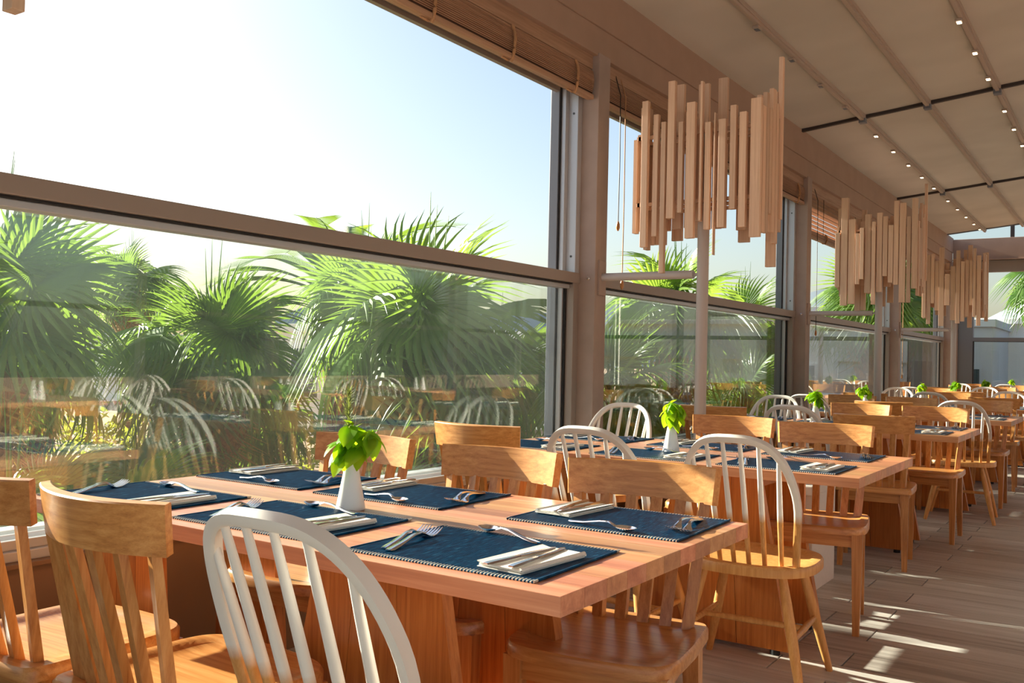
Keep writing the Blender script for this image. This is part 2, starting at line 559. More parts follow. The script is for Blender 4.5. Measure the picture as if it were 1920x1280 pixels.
def window_bay(n, y0, y1):
    """aluminium guillotine window: sunk upper sash, two panes in the lower half"""
    w = thing('window_%d' % n, (0, 0, 0)); w['kind'] = 'structure'
    # header
    build('window_frame', MB().bbox(-2.96, -2.84, y0, y1, 2.775, 2.98, .003).bbox(-2.93, -2.90, y0, y1, 2.75, 2.775, .002), M_alu, w)
    # jambs, stepped profiles at both ends
    for s, ye in ((1, y0), (-1, y1)):
        a = lambda d0, d1: (min(ye + s * d0, ye + s * d1), max(ye + s * d0, ye + s * d1))
        build('jamb', MB().bbox(-2.96, -2.90, *a(0, .105), .52, 2.78, .003), M_alud, w)
        build('jamb', MB().bbox(-2.895, -2.865, *a(0, .085), .52, 2.78, .003).bbox(-2.865, -2.80, *a(0, .05), 1.66, 2.78, .003), M_alul, w)
        build('gasket', MB().box(-2.90, -2.895, *a(0, .10), .52, 2.78).box(-2.862, -2.85, *a(0, .075), .53, 1.60), M_rub, w)
        build('jamb_front', MB().bbox(-2.85, -2.80, *a(0, .06), .52, 1.66, .003), M_alu, w)
        if s < 0:
            for zz in (2.62, 1.76):
                build('screw', MB().lathe([(.007, 0), (.007, .002)], 10), M_screw, w, loc=(-2.83, ye - .0505, zz), rot=(R(90), 0, 0))
    # transom rail
    build('rail', MB().bbox(-2.86, -2.79, y0, y1, 1.60, 1.662, .004), M_alu, w)
    build('gasket', MB().box(-2.862, -2.81, y0, y1, 1.592, 1.60), M_rub, w)
    build('glazing_bead', MB().bbox(-2.90, -2.83, y0, y1, 1.567, 1.592, .003), M_alul, w)
    # bottom track
    build('sill_track', MB().bbox(-2.97, -2.73, y0, y1, .515, .545, .003).bbox(-2.97, -2.90, y0, y1, .545, .578, .002).bbox(-2.865, -2.845, y0, y1, .545, .574, .002).bbox(-2.775, -2.755, y0, y1, .545, .574, .002), M_alul, w)
    build('gasket', MB().box(-2.845, -2.80, y0, y1, .545, .552), M_rub, w)
    build('pane', MB().box(-2.884, -2.880, y0 + .06, y1 - .06, .56, 1.60), M_glass, w)
    build('pane', MB().box(-2.936, -2.932, y0 + .06, y1 - .06, .56, 1.60), M_glass, w)
    build('pine_header', MB().bbox(-2.80, -2.735, y0, y1, 2.885, 2.968, .003), M_trimw, w)
    return w
for i in range(4):
    window_bay(i + 1, COLY[i] + .07, COLY[i + 1] - .07)
window_bay(5, -2.5, COLY[0] - .07)

build('wall_front', MB().box(-2.9, 4.6, -2.75, -2.62, -.06, .9).box(-2.9, 4.6, -2.75, -2.62, 2.6, 3.4), M_col, **ST)  # unseen wall added to dim light from behind, opening admits some sky
build('wall_right', MB().box(4.5, 4.6, -2.6, 18.0, -.06, .55), M_low, **ST)
build('beam', MB().bbox(4.45, 4.65, -2.6, 18.0, 2.9, 4.1, .004), M_beam, **ST)
for yc in COLY:
    build('column', MB().bbox(4.47, 4.62, yc - .07, yc + .07, .55, 2.9, .004), M_white, kind='structure')
    build('column', MB().bbox(4.48, 4.60, yc + 2.10, yc + 2.17, .55, 2.9, .004), M_white, kind='structure')
w = thing('window_7', (0, 0, 0)); w['kind'] = 'structure'
build('rail', MB().bbox(4.5, 4.58, -2.6, 17.8, 1.6, 1.66, .003), M_alu, w)
# ------------------------------------------------------------------ end wall
ew = build('wall_back', MB().box(-2.7, 4.5, 17.82, 18.0, -.06, .55), M_low, **ST)
eb = build('beam', MB().bbox(-2.69, 4.5, 17.80, 18.0, 2.99, 3.365, .004).bbox(-2.69, 4.5, 17.77, 18.0, 2.99, 3.01, .003), M_beam, **ST)
w = thing('window_6', (0, 0, 0)); w['kind'] = 'structure'
build('window_frame', MB().bbox(-2.69, 4.5, 17.86, 17.97, 2.79, 2.99, .003), M_alu, w)
build('jamb', MB().bbox(-2.60, -2.36, 17.84, 17.97, .55, 2.80, .003), M_alud, w)
build('rail', MB().bbox(-2.36, 4.5, 17.84, 17.92, 1.60, 1.665, .004), M_alud, w)
build('gasket', MB().box(-2.36, 4.5, 17.845, 17.9, 1.592, 1.60).box(-2.362, -2.345, 17.838, 17.9, .55, 1.60), M_rub, w)
build('pane', MB().box(-2.36, 4.5, 17.905, 17.909, .55, 1.60), M_glass, w)
build('mullion', MB().bbox(2.0, 2.1, 17.84, 17.97, .55, 2.80, .003), M_alud, w)
build('column', MB().bbox(-2.69, -2.60, 17.80, 18.0, 0, 2.99, .004), M_col, kind='structure')
for xp in (-1.78, -.6, .6, 1.8):
    build('column', MB().bbox(xp - .03, xp + .03, 17.84, 17.9, 3.365, 3.9, .002), M_cross, kind='structure')

# ------------------------------------------------------------------ ceiling
SL = .105
cz = lambda x: 3.395 + SL * (x + 2.69)
ceil = thing('ceiling', (0, 0, 0)); ceil['kind'] = 'structure'
TRX = [-2.13 + .555 * i for i in range(12)]
xs = [-2.80] + TRX + [4.6]
ybars = [0.41, 4.68, 8.95, 13.22, 17.2]
yb = [-2.6] + ybars
for a, b in zip(yb, yb[1:]):
    for x0, x1 in zip(xs, xs[1:]):
        m_ = MB()
        nx, ny = 4, 8
        for zt in (0, .006):
            for ii in range(nx + 1):
                for jj in range(ny + 1):
                    x = x0 + (x1 - x0) * ii / nx; yy = a + (b - a) * jj / ny
                    sag = .012 * math.sin(math.pi * jj / ny) + .004 * math.sin(math.pi * ii / nx)
                    m_.v.append((x, yy, cz(x) - sag + zt))
        q = (ny + 1)
        for zt, fl_ in ((0, 1), (1, 0)):
            o0 = zt * (nx + 1) * q
            for ii in range(nx):
                for jj in range(ny):
                    f = (o0 + ii * q + jj, o0 + (ii + 1) * q + jj, o0 + (ii + 1) * q + jj + 1, o0 + ii * q + jj + 1)
                    m_.f.append(f[::-1] if fl_ else f)
        build('fabric_panel', m_, M_ceil, ceil, smooth=True)
for yy in ybars[:4]:
    m_ = MB()
    m_.hexa([(-2.69, yy - .02, cz(-2.69) - .03), (4.6, yy - .02, cz(4.6) - .03), (4.6, yy + .02, cz(4.6) - .03), (-2.69, yy + .02, cz(-2.69) - .03)],
            [(-2.69, yy - .02, cz(-2.69) + .012), (4.6, yy - .02, cz(4.6) + .012), (4.6, yy + .02, cz(4.6) + .012), (-2.69, yy + .02, cz(-2.69) + .012)])
    build('crossbar', m_, M_cross, ceil)
for i, x in enumerate(TRX):
    z = cz(x)
    t_ = build('ceiling_track', MB().bbox(x - .028, x + .028, -2.6, 17.28, z - .035, z + .01, .003).bbox(x - .012, x + .018, -2.6, 17.28, z - .055, z - .034, .002), M_track, ceil)
    for yy in ybars[1:4]:
        build('end_clip', MB().bbox(x - .03, x + .03, yy - .05, yy + .02, z - .075, z - .03, .003), M_alud, t_)
build('end_profile', MB().hexa([(-2.69, 17.19, cz(-2.69) - .02), (4.6, 17.19, cz(4.6) - .02), (4.6, 17.22, cz(4.6) - .02), (-2.69, 17.22, cz(-2.69) - .02)],
      [(-2.69, 17.19, cz(-2.69) + .02), (4.6, 17.19, cz(4.6) + .02), (4.6, 17.22, cz(4.6) + .02), (-2.69, 17.22, cz(-2.69) + .02)]), M_alud, ceil)

ORD = 'first second third fourth fifth sixth seventh eighth ninth tenth eleventh twelfth thirteenth fourteenth fifteenth sixteenth'.split()
sp0 = thing('spotlight', (0, 0, 0), 0, 'spot', 'spotlight')
build('housing', MB().bbox(-.022, .022, -.04, .04, -.018, 0, .003), M_track, sp0)
build('lens', MB().box(-.014, .014, -.022, .022, -.0225, -.0175), M_led, sp0)
SPOT = Proto(sp0)
sp1 = thing('spotlight', (0, 0, 0), 0, 'spot', 'spotlight')
build('housing', MB().bbox(-.022, .022, -.04, .04, -.018, 0, .003), M_track, sp1)
build('lens', MB().box(-.014, .014, -.022, .022, -.0225, -.0175), M_alud, sp1)
DARK = Proto(sp1)
for nm, x, ys in (('window-side', TRX[0], [6.08, 6.84, 7.60, 8.36, 9.52, 10.3, 11.08, 11.86, 12.65, 13.7, 14.5, 15.3, 16.1, 16.75]),
                  ('third', TRX[2], [6.18, 6.94, 7.69, 8.44, 9.57, 10.35, 11.15, 11.93, 12.7])):
    for i, yy in enumerate(ys):
        lit = not (nm == 'window-side' and yy < 9)
        (SPOT if lit else DARK).place((x - .012, yy, cz(x) - .055), 0, '%s small %s spotlight from the front on the %s ceiling track' % (ORD[i], 'lit' if lit else 'unlit', nm), 'spotlights under the ceiling tracks')

# ------------------------------------------------------------------ rolled reed blinds
def blind(y0, y1, drop, label):
    b_ = thing('reed_blind', (-2.76, (y0 + y1) / 2, 2.88), 0, label, 'blind', 'reed blinds above the windows')
    h = (y1 - y0) / 2
    build('head_rail', MB().bbox(-.02, .02, -h, h, -.02, .005, .002), M_trimw, b_)
    m_ = MB()
    zb = -drop
    if drop > .3:
        nsl = int((drop - .08) / .043)
        for k in range(nsl):
            zc = -.03 - .043 * k
            s_ = MB().hexa([(-.016, -h, zc - .012), (.016, -h, zc + .006), (.016, h, zc + .006), (-.016, h, zc - .012)],
                           [(-.016, -h, zc - .009), (.016, -h, zc + .009), (.016, h, zc + .009), (-.016, h, zc - .009)])
            build('slat', s_, M_reed, b_)
        zb = -drop + .07
    roll = MB()
    n = 18
    for k in range(n):
        u = k / (n - 1)
        zc = (zb + .158 - .158 * u) if drop <= .3 else (zb + .06 - .06 * u)
        xc = .012 + .03 * math.sin(math.pi * (.25 + .7 * u))
        roll.tube([(xc, -h, zc), (xc, h, zc)], .0039, 6, ups=(1, 0, 0))
    for k in range(4):
        roll.box(-.02, .008 + .006 * k, -h, h, zb + .02 + .032 * k, zb + .03 + .032 * k) if drop <= .3 else None
    if drop <= .3:
        build('fold_shadow', MB().hexa([(-.02, -h, zb + .0), (.034, -h, zb + .0), (.034, h, zb + .0), (-.02, h, zb + .0)], [(-.02, -h, zb + .155), (.026, -h, zb + .155), (.026, h, zb + .155), (-.02, h, zb + .155)]), M_foldshade, b_)  # dark box painted as the shade between the rolled reeds
    build('reed_roll', roll, M_reed, b_, smooth=True, kind='stuff')
    build('bottom_batten', MB().bbox(.0, .046, -h, h, zb - .012, zb + .018, .008), M_trimw, b_, smooth=True)
    yy = h - .22
    while yy > -h + .1:
        pts = []
        for k in range(13):
            u = k / 12
            zc = (zb + .165 - .19 * u) if drop <= .3 else (zb + .075 - .1 * u)
            pts.append((.026 + .036 * math.sin(math.pi * (.12 + .8 * u)), yy + .004 * math.sin(9 * u), zc))
        rope = MB().tube(pts, [.008 + .0018 * (k % 2) for k in range(13)], 7)
        rope.tube([(.02, yy, zb - .016), (.03, yy - .03, zb - .022), (.02, yy - .06, zb - .014)], .006, 6)
        build('rope_loop', rope, M_rope, b_, smooth=True)
        if drop > .3:
            build('ladder_cord', MB().tube([(.02, yy, -.02), (.02, yy, zb)], .003, 5), M_cable, b_)
        yy -= .66
    return b_
for i in range(4):
    blind(COLY[i] + .085, COLY[i + 1] - .085, [.17, .17, .53, .17][i], ['rolled-up brown reed blind above the big front window', 'rolled-up brown reed blind behind the first hanging slat cluster',
          'half-lowered reed blind with sunlit slats over the third window', 'rolled-up brown reed blind over the last window before the corner'][i])
def pull(y, z0, label, m_):
    p = thing('blind_cord', (-2.731, y, z0), 0, label, 'cord')
    build('string', MB().tube([(-.008, 0, 2.93 - z0), (.03, .002, 2.80 - z0), (.032, .004, (2.7 - z0) * .5), (.031, 0, 0)], .0035, 5), m_, p)
    build('toggle', MB().lathe([(.004, .03), (.011, .012), (.012, -.012), (.005, -.03)], 10, (.031, 0, 0)), M_oak[2], p, smooth=True)
pull(5.27, 1.62, 'thin jute pull cord with wooden toggle hanging beside the first column', M_rope)
pull(5.20, 1.98, 'thin black pull cord with wooden toggle beside the first column', M_cable)
pull(9.55, 1.46, 'black pull cord with wooden toggle hanging beside the second column', M_cable)
pull(13.75, 1.0, 'pale pull cord with toggle hanging beside the third column', M_rope)

# ------------------------------------------------------------------ slat cluster pole lamps
F1 = [(1196, 1205, 175, 410, 0), (1201, 1217, 190, 464, 1), (1221, 1234, 214, 443, 1), (1234.5, 1248, 228, 512, 1), (1250, 1267, 152, 410, 1), (1270, 1281, 228, 399, 1), (1284, 1304, 191, 447, 1),
      (1309, 1318, 152, 414, 1), (1318.5, 1332, 228, 430, 1), (1336, 1343, 212, 478, 1), (1346, 1362, 223, 427, 1), (1366, 1380, 196, 392, 1), (1384, 1400, 209, 426, 1), (1404, 1427, 182, 444, 1)]
def px_to_xz(px, py, yp):
    d = fw + r2 * ((px - 960) / FPX) - u2 * ((py - 640) / FPX)
    t = yp / d.y
    return d.x * t, 1.15 + d.z * t
# slats of the first cluster's front face, measured in metres: (centre, width, low, high) about the pole
FRONT = []
for (a, b, t_, l_, s_) in F1[1:]:
    xa, zb_ = px_to_xz(a, l_, 4.785)
    xb, zt_ = px_to_xz(b, t_, 4.785)
    FRONT.append(((xa + xb) / 2 + 2.04, xb - xa, zb_, zt_))
M_lat = M_slat[0]
def slat_lamp(pos, seed, label, brace, front=None):
    rnd = random.Random(seed)
    L = thing('slat_lamp', pos, 0, label, 'lamp', 'slat clusters on poles along the windows')
    build('pole', MB().lathe([(.033, 0), (.033, 2.45)], 20), M_pole, L, smooth=True)
    build('base_plate', MB().bbox(-.12, .12, -.12, .12, 0, .012, .003), M_pole, L)
    if brace:
        build('brace', MB().tube([(-.655, 0, 1.64), (-.055, 0, 1.64)], .024, 16, ups=(0, 0, 1)), M_pole, L, smooth=True)
        build('brace_clamp', MB().bbox(-.06, -.03, -.008, .008, 1.632, 1.648, .002), M_pole, L, smooth=True)
    hw, hd = .36, .185
    for zz in (2.02, 2.4):
        build('frame_ring', MB().box(-hw + .01, hw - .01, -hd + .03, -hd + .045, zz, zz + .02).box(-hw + .01, hw - .01, hd - .045, hd - .03, zz, zz + .02).box(-hw + .02, -hw + .035, -hd + .03, hd - .03, zz, zz + .02).box(hw - .035, hw - .02, -hd + .03, hd - .03, zz, zz + .02).box(-hw + .02, hw - .02, -.008, .008, zz, zz + .02), M_lat, L)
    def sl(cx, cy_, wx, wy, z0, z1):
        build('slat', MB().bbox(cx - wx / 2, cx + wx / 2, cy_ - wy / 2, cy_ + wy / 2, z0, z1, .0015), M_lat, L)
    if front is None:
        front = []
        x = -hw
        while x < hw - .02:
            wdt = rnd.choice([.036, .044, .05, .056, .064])
            z0 = rnd.uniform(1.70, 2.0); z1 = rnd.uniform(2.36, 2.60)
            if rnd.random() < .25: z0 = rnd.uniform(1.66, 1.75)
            if rnd.random() < .3: z1 = rnd.uniform(2.6, 2.72)
            front.append((x + wdt / 2, wdt, z0, z1))
            x += wdt + rnd.uniform(.002, .007)
    for cx, wx, z0, z1 in front:
        sl(cx + .002, -hd + rnd.uniform(-.004, .016), wx * (1.07 if front is FRONT else .94), .03, z0, z1)
    x = -hw
    while x < hw - .02:
        wdt = rnd.choice([.034, .044, .055, .065])
        z0 = rnd.uniform(1.66, 1.95); z1 = rnd.uniform(2.4, 2.8)
        if rnd.random() < .8:
            sl(x + wdt / 2, hd - .01, wdt, .024, z0, z1)
        x += wdt + rnd.uniform(.004, .018)
    for k in range(9):
        wdt = rnd.choice([.036, .046, .056])
        sl(-hw + .05 + (2 * hw - .1) * (k + rnd.uniform(.2, .8)) / 9, rnd.choice([-.12, -.085, .07]), wdt, .022, rnd.uniform(1.82, 1.98), rnd.uniform(2.42, 2.55))
    for sx in (-1, 1):
        yv = -hd + .035
        while yv < hd - .02:
            wdt = rnd.choice([.03, .042, .05])
            z0 = rnd.uniform(1.78, 1.98); z1 = rnd.uniform(2.4, 2.66)
            sl(sx * hw, yv + wdt / 2, .024, wdt, z0, z1)
            yv += wdt + rnd.uniform(.006, .02)
    if front is FRONT or seed == 3:
        sl(hw + .01, hd, .024, .03, 1.95, 2.86)
    return L
slat_lamp((-2.04, 4.97, 0), 1, 'grey pole topped by a big cluster of pale slats before the second window', True, FRONT)
slat_lamp((-2.03, 9.24, 0), 3, 'second pole lamp with a slat cluster, beyond the first along the window wall', True)
slat_lamp((-2.02, 13.51, 0), 4, 'farther pole lamp with an orange-brown slat cluster before the end window', True)
LAMP0 = slat_lamp((-2.04, .70, 0), 5, 'slat cluster of which one slat tip shows atop the big window', False)
# its longest corner slat is the one tip in view
build('slat', MB().bbox(.345, .378, .17, .194, 1.747, 2.6, .0015), M_lat, LAMP0)

# white bench boxes around the poles, under the sills
for i, yc in enumerate(COLY[1:4]):
    b_ = thing('low_bench', (-2.02, yc, 0), 0, ['low white bench around the first slat lamp pole, under the second table', 'low white bench around the second slat lamp pole', 'low white bench around the third slat lamp pole'][i], 'bench', 'white benches at the poles')
    build('bench_top', MB().bbox(-.66, .675, -.22, -.045, .485, .535, .006).bbox(-.66, .675, .045, .22, .485, .535, .006).bbox(-.66, -.05, -.05, .05, .485, .535, .003).bbox(.05, .675, -.05, .05, .485, .535, .003), M_white, b_)
    for sx in (-.62, .64):
        build('leg', MB().bbox(sx - .035, sx + .035, -.21, .21, 0, .486, .004), M_white, b_)
    build('back_board', MB().box(-.585, -.06, .12, .14, .03, .485).box(.06, .605, .12, .14, .03, .485), M_low, b_)

# ------------------------------------------------------------------ tables
TL = 1.68
def make_table():
    t = thing('dining_table', (0, 0, 0), 0, 'table', 'table')
    # local: x along the length, centre at 0; y 0..w is scaled per table
    w = .91; n = 11
    rnd = random.Random(3)
    bmesh1 = MB().bbox(-TL / 2, TL / 2, 0, w / n - .0006, .714, .75, .0012).mesh('board', M_top)
    for k in range(n):
        put('board', bmesh1, t, (0, -w / 2 + k * w / n + .0003, 0))
    for s in (-1, 1):
        tr = thing('trestle', (0, 0, 0), parent=t)
        xc = .36 if s > 0 else -.64
        t0, t1 = (.05, .40) if s > 0 else (-.83, -.58)
        b0, b1 = (-.10, .53) if s > 0 else (-.83, -.52)
        xc = (t0 + t1) / 2
        for yy in (-.21, .21):
            # three boards wide, each leaning with the taper
            for k in range(3):
                f0, f1 = k / 3, (k + 1) / 3 - .004
                a0, a1 = b0 + (b1 - b0) * f0, b0 + (b1 - b0) * f1
                c0, c1 = t0 + (t1 - t0) * f0, t0 + (t1 - t0) * f1
                build('panel_board', MB().hexa([(a0, yy - .018, .02), (a1, yy - .018, .02), (a1, yy + .018, .02), (a0, yy + .018, .02)],
                      [(c0, yy - .018, .714), (c1, yy - .018, .714), (c1, yy + .018, .714), (c0, yy + .018, .714)]), M_ped, tr)
            for px in (b0 + .06, b1 - .06):
                build('foot_pad', MB().lathe([(.02, 0), (.02, .02)], 12, (px, yy, 0)), M_rub, tr)
        build('cross_rail', MB().bbox(xc - .15, xc + .15, -.192, .192, .64, .712, .003), M_ped, tr)
        build('cross_rail', MB().bbox(xc - .15, xc + .15, -.192, .192, .10, .16, .003), M_ped, tr)
    return t
TABLE = Proto(make_table())
TNAME = ['front table', 'second table', 'third table', 'fourth table', 'fifth table', 'sixth table', 'seventh table', 'end-window table']
# (x centre, near edge y, depth)
TAB = [(-1.64, 1.362, .91), (-1.65, 3.43, .95), (-1.69, 5.90, .91), (-1.62, 7.92, .91), (-1.66, 10.15, .91), (-1.62, 12.15, .91), (-1.64, 14.3, .91), (-1.64, 16.35, .91)]
TDESC = ['butcher-block table set for six in front of the big window', 'butcher-block table, second in the row, beside the first column', 'third butcher-block table of the row, past the white bench',
         'fourth butcher-block table of the row, before the second pole', 'fifth butcher-block table of the row, past the second pole', 'sixth butcher-block table of the row', 'seventh butcher-block table of the row, past the third pole', 'last butcher-block table of the row, against the end window']
for (x, y0, d), lb in zip(TAB, TDESC):
    t = TABLE.place((x, y0 + d / 2, 0), 0, lb, 'butcher-block tables in the row')
    if d != .91: t.scale = (1, d / .91, 1)

# ------------------------------------------------------------------ chairs
def superellipse(hx, hy, n, e, e_back=None):
    out = []
    for i in range(n):
        a = 2 * math.pi * i / n
        c, s = math.cos(a), math.sin(a)
        ee = e if s >= 0 or not e_back else e_back
        out.append((hx * math.copysign(abs(c) ** (2 / ee), c), hy * math.copysign(abs(s) ** (2 / ee), s)))
    return out

def seat_mb(out, z, th, dish=.012, cy_=0.0):
    m_ = MB(); n = len(out)
    rings = [(1.0, -th), (1.0, -th * .25), (.975, 0), (.84, 0), (.80, -dish * .55), (.62, -dish), (.3, -dish * .9)]
    m_.v += [(x * .97, y * .97, z - th) for x, y in out]
    for s, dz in rings:
        yc = cy_ * (1 - s)
        m_.v += [(x * s, y * s + yc, z + dz) for x, y in out]
    for i in range(len(rings)):
        a, b = i * n, (i + 1) * n
        for j in range(n):
            m_.f.append((a + j, a + (j + 1) % n, b + (j + 1) % n, b + j))
    m_.f.append(tuple(reversed(range(n))))
    L = len(rings) * n
    m_.f.append(tuple(L + j for j in range(n)))
    return m_

def make_slat_chair():
    t = thing('slat_back_chair', (0, 0, 0), 0, 'c', 'chair')
    out = superellipse(.218, .215, 48, 6, 12)
    out = [(x * (1 - .06 * (y < 0) * abs(y) / .215), y + (.018 * (1 - (x / .218) ** 2) if y > .15 else 0)) for x, y in out]
    build('seat', seat_mb(out, .46, .032, .011, .01), M_oak[0], t, smooth=True)
    # curved top rail, hollow side to the front
    pts, ups = [], []
    for k in range(15):
        u = -1 + 2 * k / 14
        pts.append((.212 * u, -.272 + .058 * u * u, .818))
        ups.append((0, -.16, 1))
    rail = MB().sweep(pts, [(-.012, -.049), (.012, -.049), (.0125, 0), (.012, .047), (.009, .050), (-.009, .050), (-.012, .047)], ups)
    build('top_rail', rail, M_oak[0], t, smooth=True, ang=35)
    for k in range(6):
        u = -1 + 2 * k / 5
        xb, yb_ = .155 * u, -.168 + .012 * u * u
        xt, yt = .178 * u, -.262 + .058 * (.178 * u / .212) ** 2
        a, b = Vector((xb, yb_, .452)), Vector((xt, yt, .775))
        rot = -.35 * u
        w_, d_ = .0155, .011
        cs, sn = math.cos(rot), math.sin(rot)
        q = [(-w_, -d_), (w_, -d_), (w_, d_), (-w_, d_)]
        q = [(cs * p - sn * r_, sn * p + cs * r_) for p, r_ in q]
        build('back_slat', MB().hexa([(a.x + p, a.y + r_, a.z) for p, r_ in q], [(b.x + p * .95, b.y + r_ * .8, b.z) for p, r_ in q]), M_oak[2], t)
    for sx in (-1, 1):
        for fy, x0, y0, x1, y1 in ((1, .182, .175, .182, .18), (-1, .165, -.165, .172, -.205)):
            a, b = .023, .014
            build('leg', MB().hexa([(sx * x1 - b, y1 - b, 0), (sx * x1 + b, y1 - b, 0), (sx * x1 + b, y1 + b, 0), (sx * x1 - b, y1 + b, 0)],
                  [(sx * x0 - a, y0 - a, .43), (sx * x0 + a, y0 - a, .43), (sx * x0 + a, y0 + a, .43), (sx * x0 - a, y0 + a, .43)]), M_oak[2], t)
    build('front_apron', MB().box(-.16, .16, .165, .187, .372, .43), M_oak[0], t)
    build('back_apron', MB().box(-.145, .145, -.178, -.156, .372, .43), M_oak[0], t)
    for sx in (-1, 1):
        build('side_apron', MB().hexa([(sx * .152 - .01, -.145, .372), (sx * .152 + .01, -.145, .372), (sx * .176 + .01, .155, .372), (sx * .176 - .01, .155, .372)],
              [(sx * .152 - .01, -.145, .43), (sx * .152 + .01, -.145, .43), (sx * .176 + .01, .155, .43), (sx * .176 - .01, .155, .43)]), M_oak[1], t)
    return t

def make_spindle_chair():
    t = thing('spindle_chair', (0, 0, 0), 0, 'c', 'chair')
    out = superellipse(.236, .228, 48, 3.0, 2.6)
    build('seat', seat_mb(out, .447, .034, .010, .02), M_dip, t, smooth=True)
    # bent hoop
    def hoop(a):           # a in 0..pi from one end to the other
        c, s = math.cos(a), math.sin(a)
        h = max(0, s)
        z = .447 + .443 * (h ** .62)
        x = .205 * math.copysign(abs(c) ** .62, c)
        k = min(1, (z - .447) / .26)
        x *= .88 + .12 * k * k * (3 - 2 * k)
        return x, z
    yz = lambda z, x: -.150 + .42 * (x * x) / .205 * .5 - .34 * (z - .447) - .10 * max(0, z - .447) ** 2
    pts, ups = [], []
    for k in range(41):
        a = math.pi * (.012 + .976 * k / 40)
        x, z = hoop(a)
        pts.append((x, yz(z, x), z)); ups.append((0, 1, .36))
    prof = [(-.011, -.013), (.006, -.014), (.012, -.009), (.012, .009), (.006, .014), (-.011, .013)]
    pts[0] = (pts[0][0], pts[0][1] , .435); pts[-1] = (pts[-1][0], pts[-1][1], .435)
    build('hoop', MB().sweep(pts, prof, ups), M_dip, t, smooth=True, ang=50)
    for k in range(6):
        u = -1 + 2 * k / 5
        xb = .132 * u
        xt = .150 * u
        # height of hoop at xt
        lo, hi = .0, math.pi / 2
        for _ in range(40):
            mid = (lo + hi) / 2
            if hoop(mid)[0] > abs(xt): lo = mid
            else: hi = mid
        zt = hoop(lo)[1] - .004
        p0 = Vector((xb, yz(.44, xb) - .012 + .012 * u * u, .438)); p1 = Vector((xt, yz(zt, xt), zt))
        mid = p0.lerp(p1, .45)
        build('spindle', MB().tube([p0, p0.lerp(p1, .2), mid, p0.lerp(p1, .8), p1], [.0085, .0095, .0105, .009, .0072], 10, ups=(0, 1, 0)), M_dip, t, smooth=True)
    legs = []
    for sx in (-1, 1):
        for sy_ in (-1, 1):
            a = Vector((sx * .135, sy_ * .135, .425)); b = Vector((sx * .232, sy_ * .225, 0))
            ps = [a.lerp(b, q) for q in (0, .25, .5, .75, 1)]
            build('leg', MB().tube(ps, [.014, .018, .0195, .017, .0125], 12, ups=(0, 1, 0)), M_dip, t, smooth=True)
            legs.append((sx, sy_, a.lerp(b, .52)))
    for sx in (-1, 1):
        p = [q for a, b, q in legs if a == sx]
        build('stretcher', MB().tube([p[0], p[0].lerp(p[1], .5), p[1]], [.009, .0125, .009], 10, ups=(0, 0, 1)), M_dip, t, smooth=True)
    x = legs[0][2].x; z = legs[0][2].z
    build('stretcher', MB().tube([(x, 0, z), (0, 0, z), (-x, 0, z)], [.0095, .0125, .0095], 10, ups=(0, 0, 1)), M_dip, t, smooth=True)
    return t
CH = {'W': Proto(make_slat_chair()), 'S': Proto(make_spindle_chair())}
CN = {'W': 'honey oak slat-back chair', 'S': 'white-dipped spindle chair'}
SEATX = [-.60, -.02, .54]
SN = ['window-end', 'middle', 'aisle-end']
rc = random.Random(11)
# near / far rows of the tables: kind per seat, and measured places where the photograph shows them
PLAN = [('WWS', 'WWW'), ('WSS', 'SWW'), ('WSW', 'SWW'), ('SWS', 'WWW'), ('WSW', 'SWS'), ('SWW', 'WSW'), ('WWS', 'SWW'), ('WSW', 'WWS')]
FIX = {(0, 0, 0): (-2.17, 1.30, 3), (0, 0, 1): (-1.68, 1.31, -2), (0, 0, 2): (-1.14, 1.31, 2), (0, 1, 0): (-2.21, 2.19, 2), (0, 1, 1): (-1.625, 2.16, 1), (0, 1, 2): (-1.10, 2.125, 8),
       (1, 0, 0): (-2.29, 3.40, 0), (1, 0, 1): (-1.68, 3.30, 0), (1, 0, 2): (-1.165, 3.375, 4), (1, 1, 0): (-2.42, 4.50, 0), (1, 1, 1): (-1.73, 4.46, 3), (1, 1, 2): (-1.19, 4.295, 9),
       (2, 0, 2): (-1.27, 5.78, 8)}
for ti, ((nr, fr), (tx, ty, td)) in enumerate(zip(PLAN, TAB)):
    for side, kinds in ((0, nr), (1, fr)):
        for si, kd in enumerate(kinds):
            x = tx + SEATX[si] + rc.uniform(-.03, .03)
            yv = (ty - .02 + rc.uniform(-.07, .03)) if side == 0 else (ty + td + .0 + rc.uniform(-.08, .06) - .02)
            rz = rc.uniform(-5, 5)
            if (ti, side, si) in FIX:
                x, yv, rz = FIX[(ti, side, si)]
            CH[kd].place((x, yv, 0), R(rz) + (math.pi if side else 0), '%s at the %s seat, %s side of the %s' % (CN[kd], SN[si], ('near', 'far')[side], TNAME[ti]), '%ss around the tables' % CN[kd])

# second row across the aisle: out of the frame, mirrored in the window panes
RTAB = [(1.55, 1.40), (1.55, 3.45), (1.55, 5.9), (1.55, 7.95)]
RN = ['first', 'second', 'third', 'fourth']
for ti, (tx, ty) in enumerate(RTAB):
    TABLE.place((tx, ty + .455, 0), 0, '%s butcher-block table across the aisle, mirrored in the glass' % RN[ti], 'tables across the aisle')
    for side, kinds in ((0, 'SWS'), (1, 'SSW')):
        for si, kd in enumerate(kinds):
            CH[kd].place((tx + SEATX[si], (ty - .03 if side == 0 else ty + .94) + rc.uniform(-.05, .05), 0), R(rc.uniform(-4, 4)) + (math.pi if side else 0),
                         '%s, %s on the %s side of the %s table across the aisle' % (CN[kd], RN[si], ('near', 'far')[side], RN[ti]), 'chairs across the aisle')

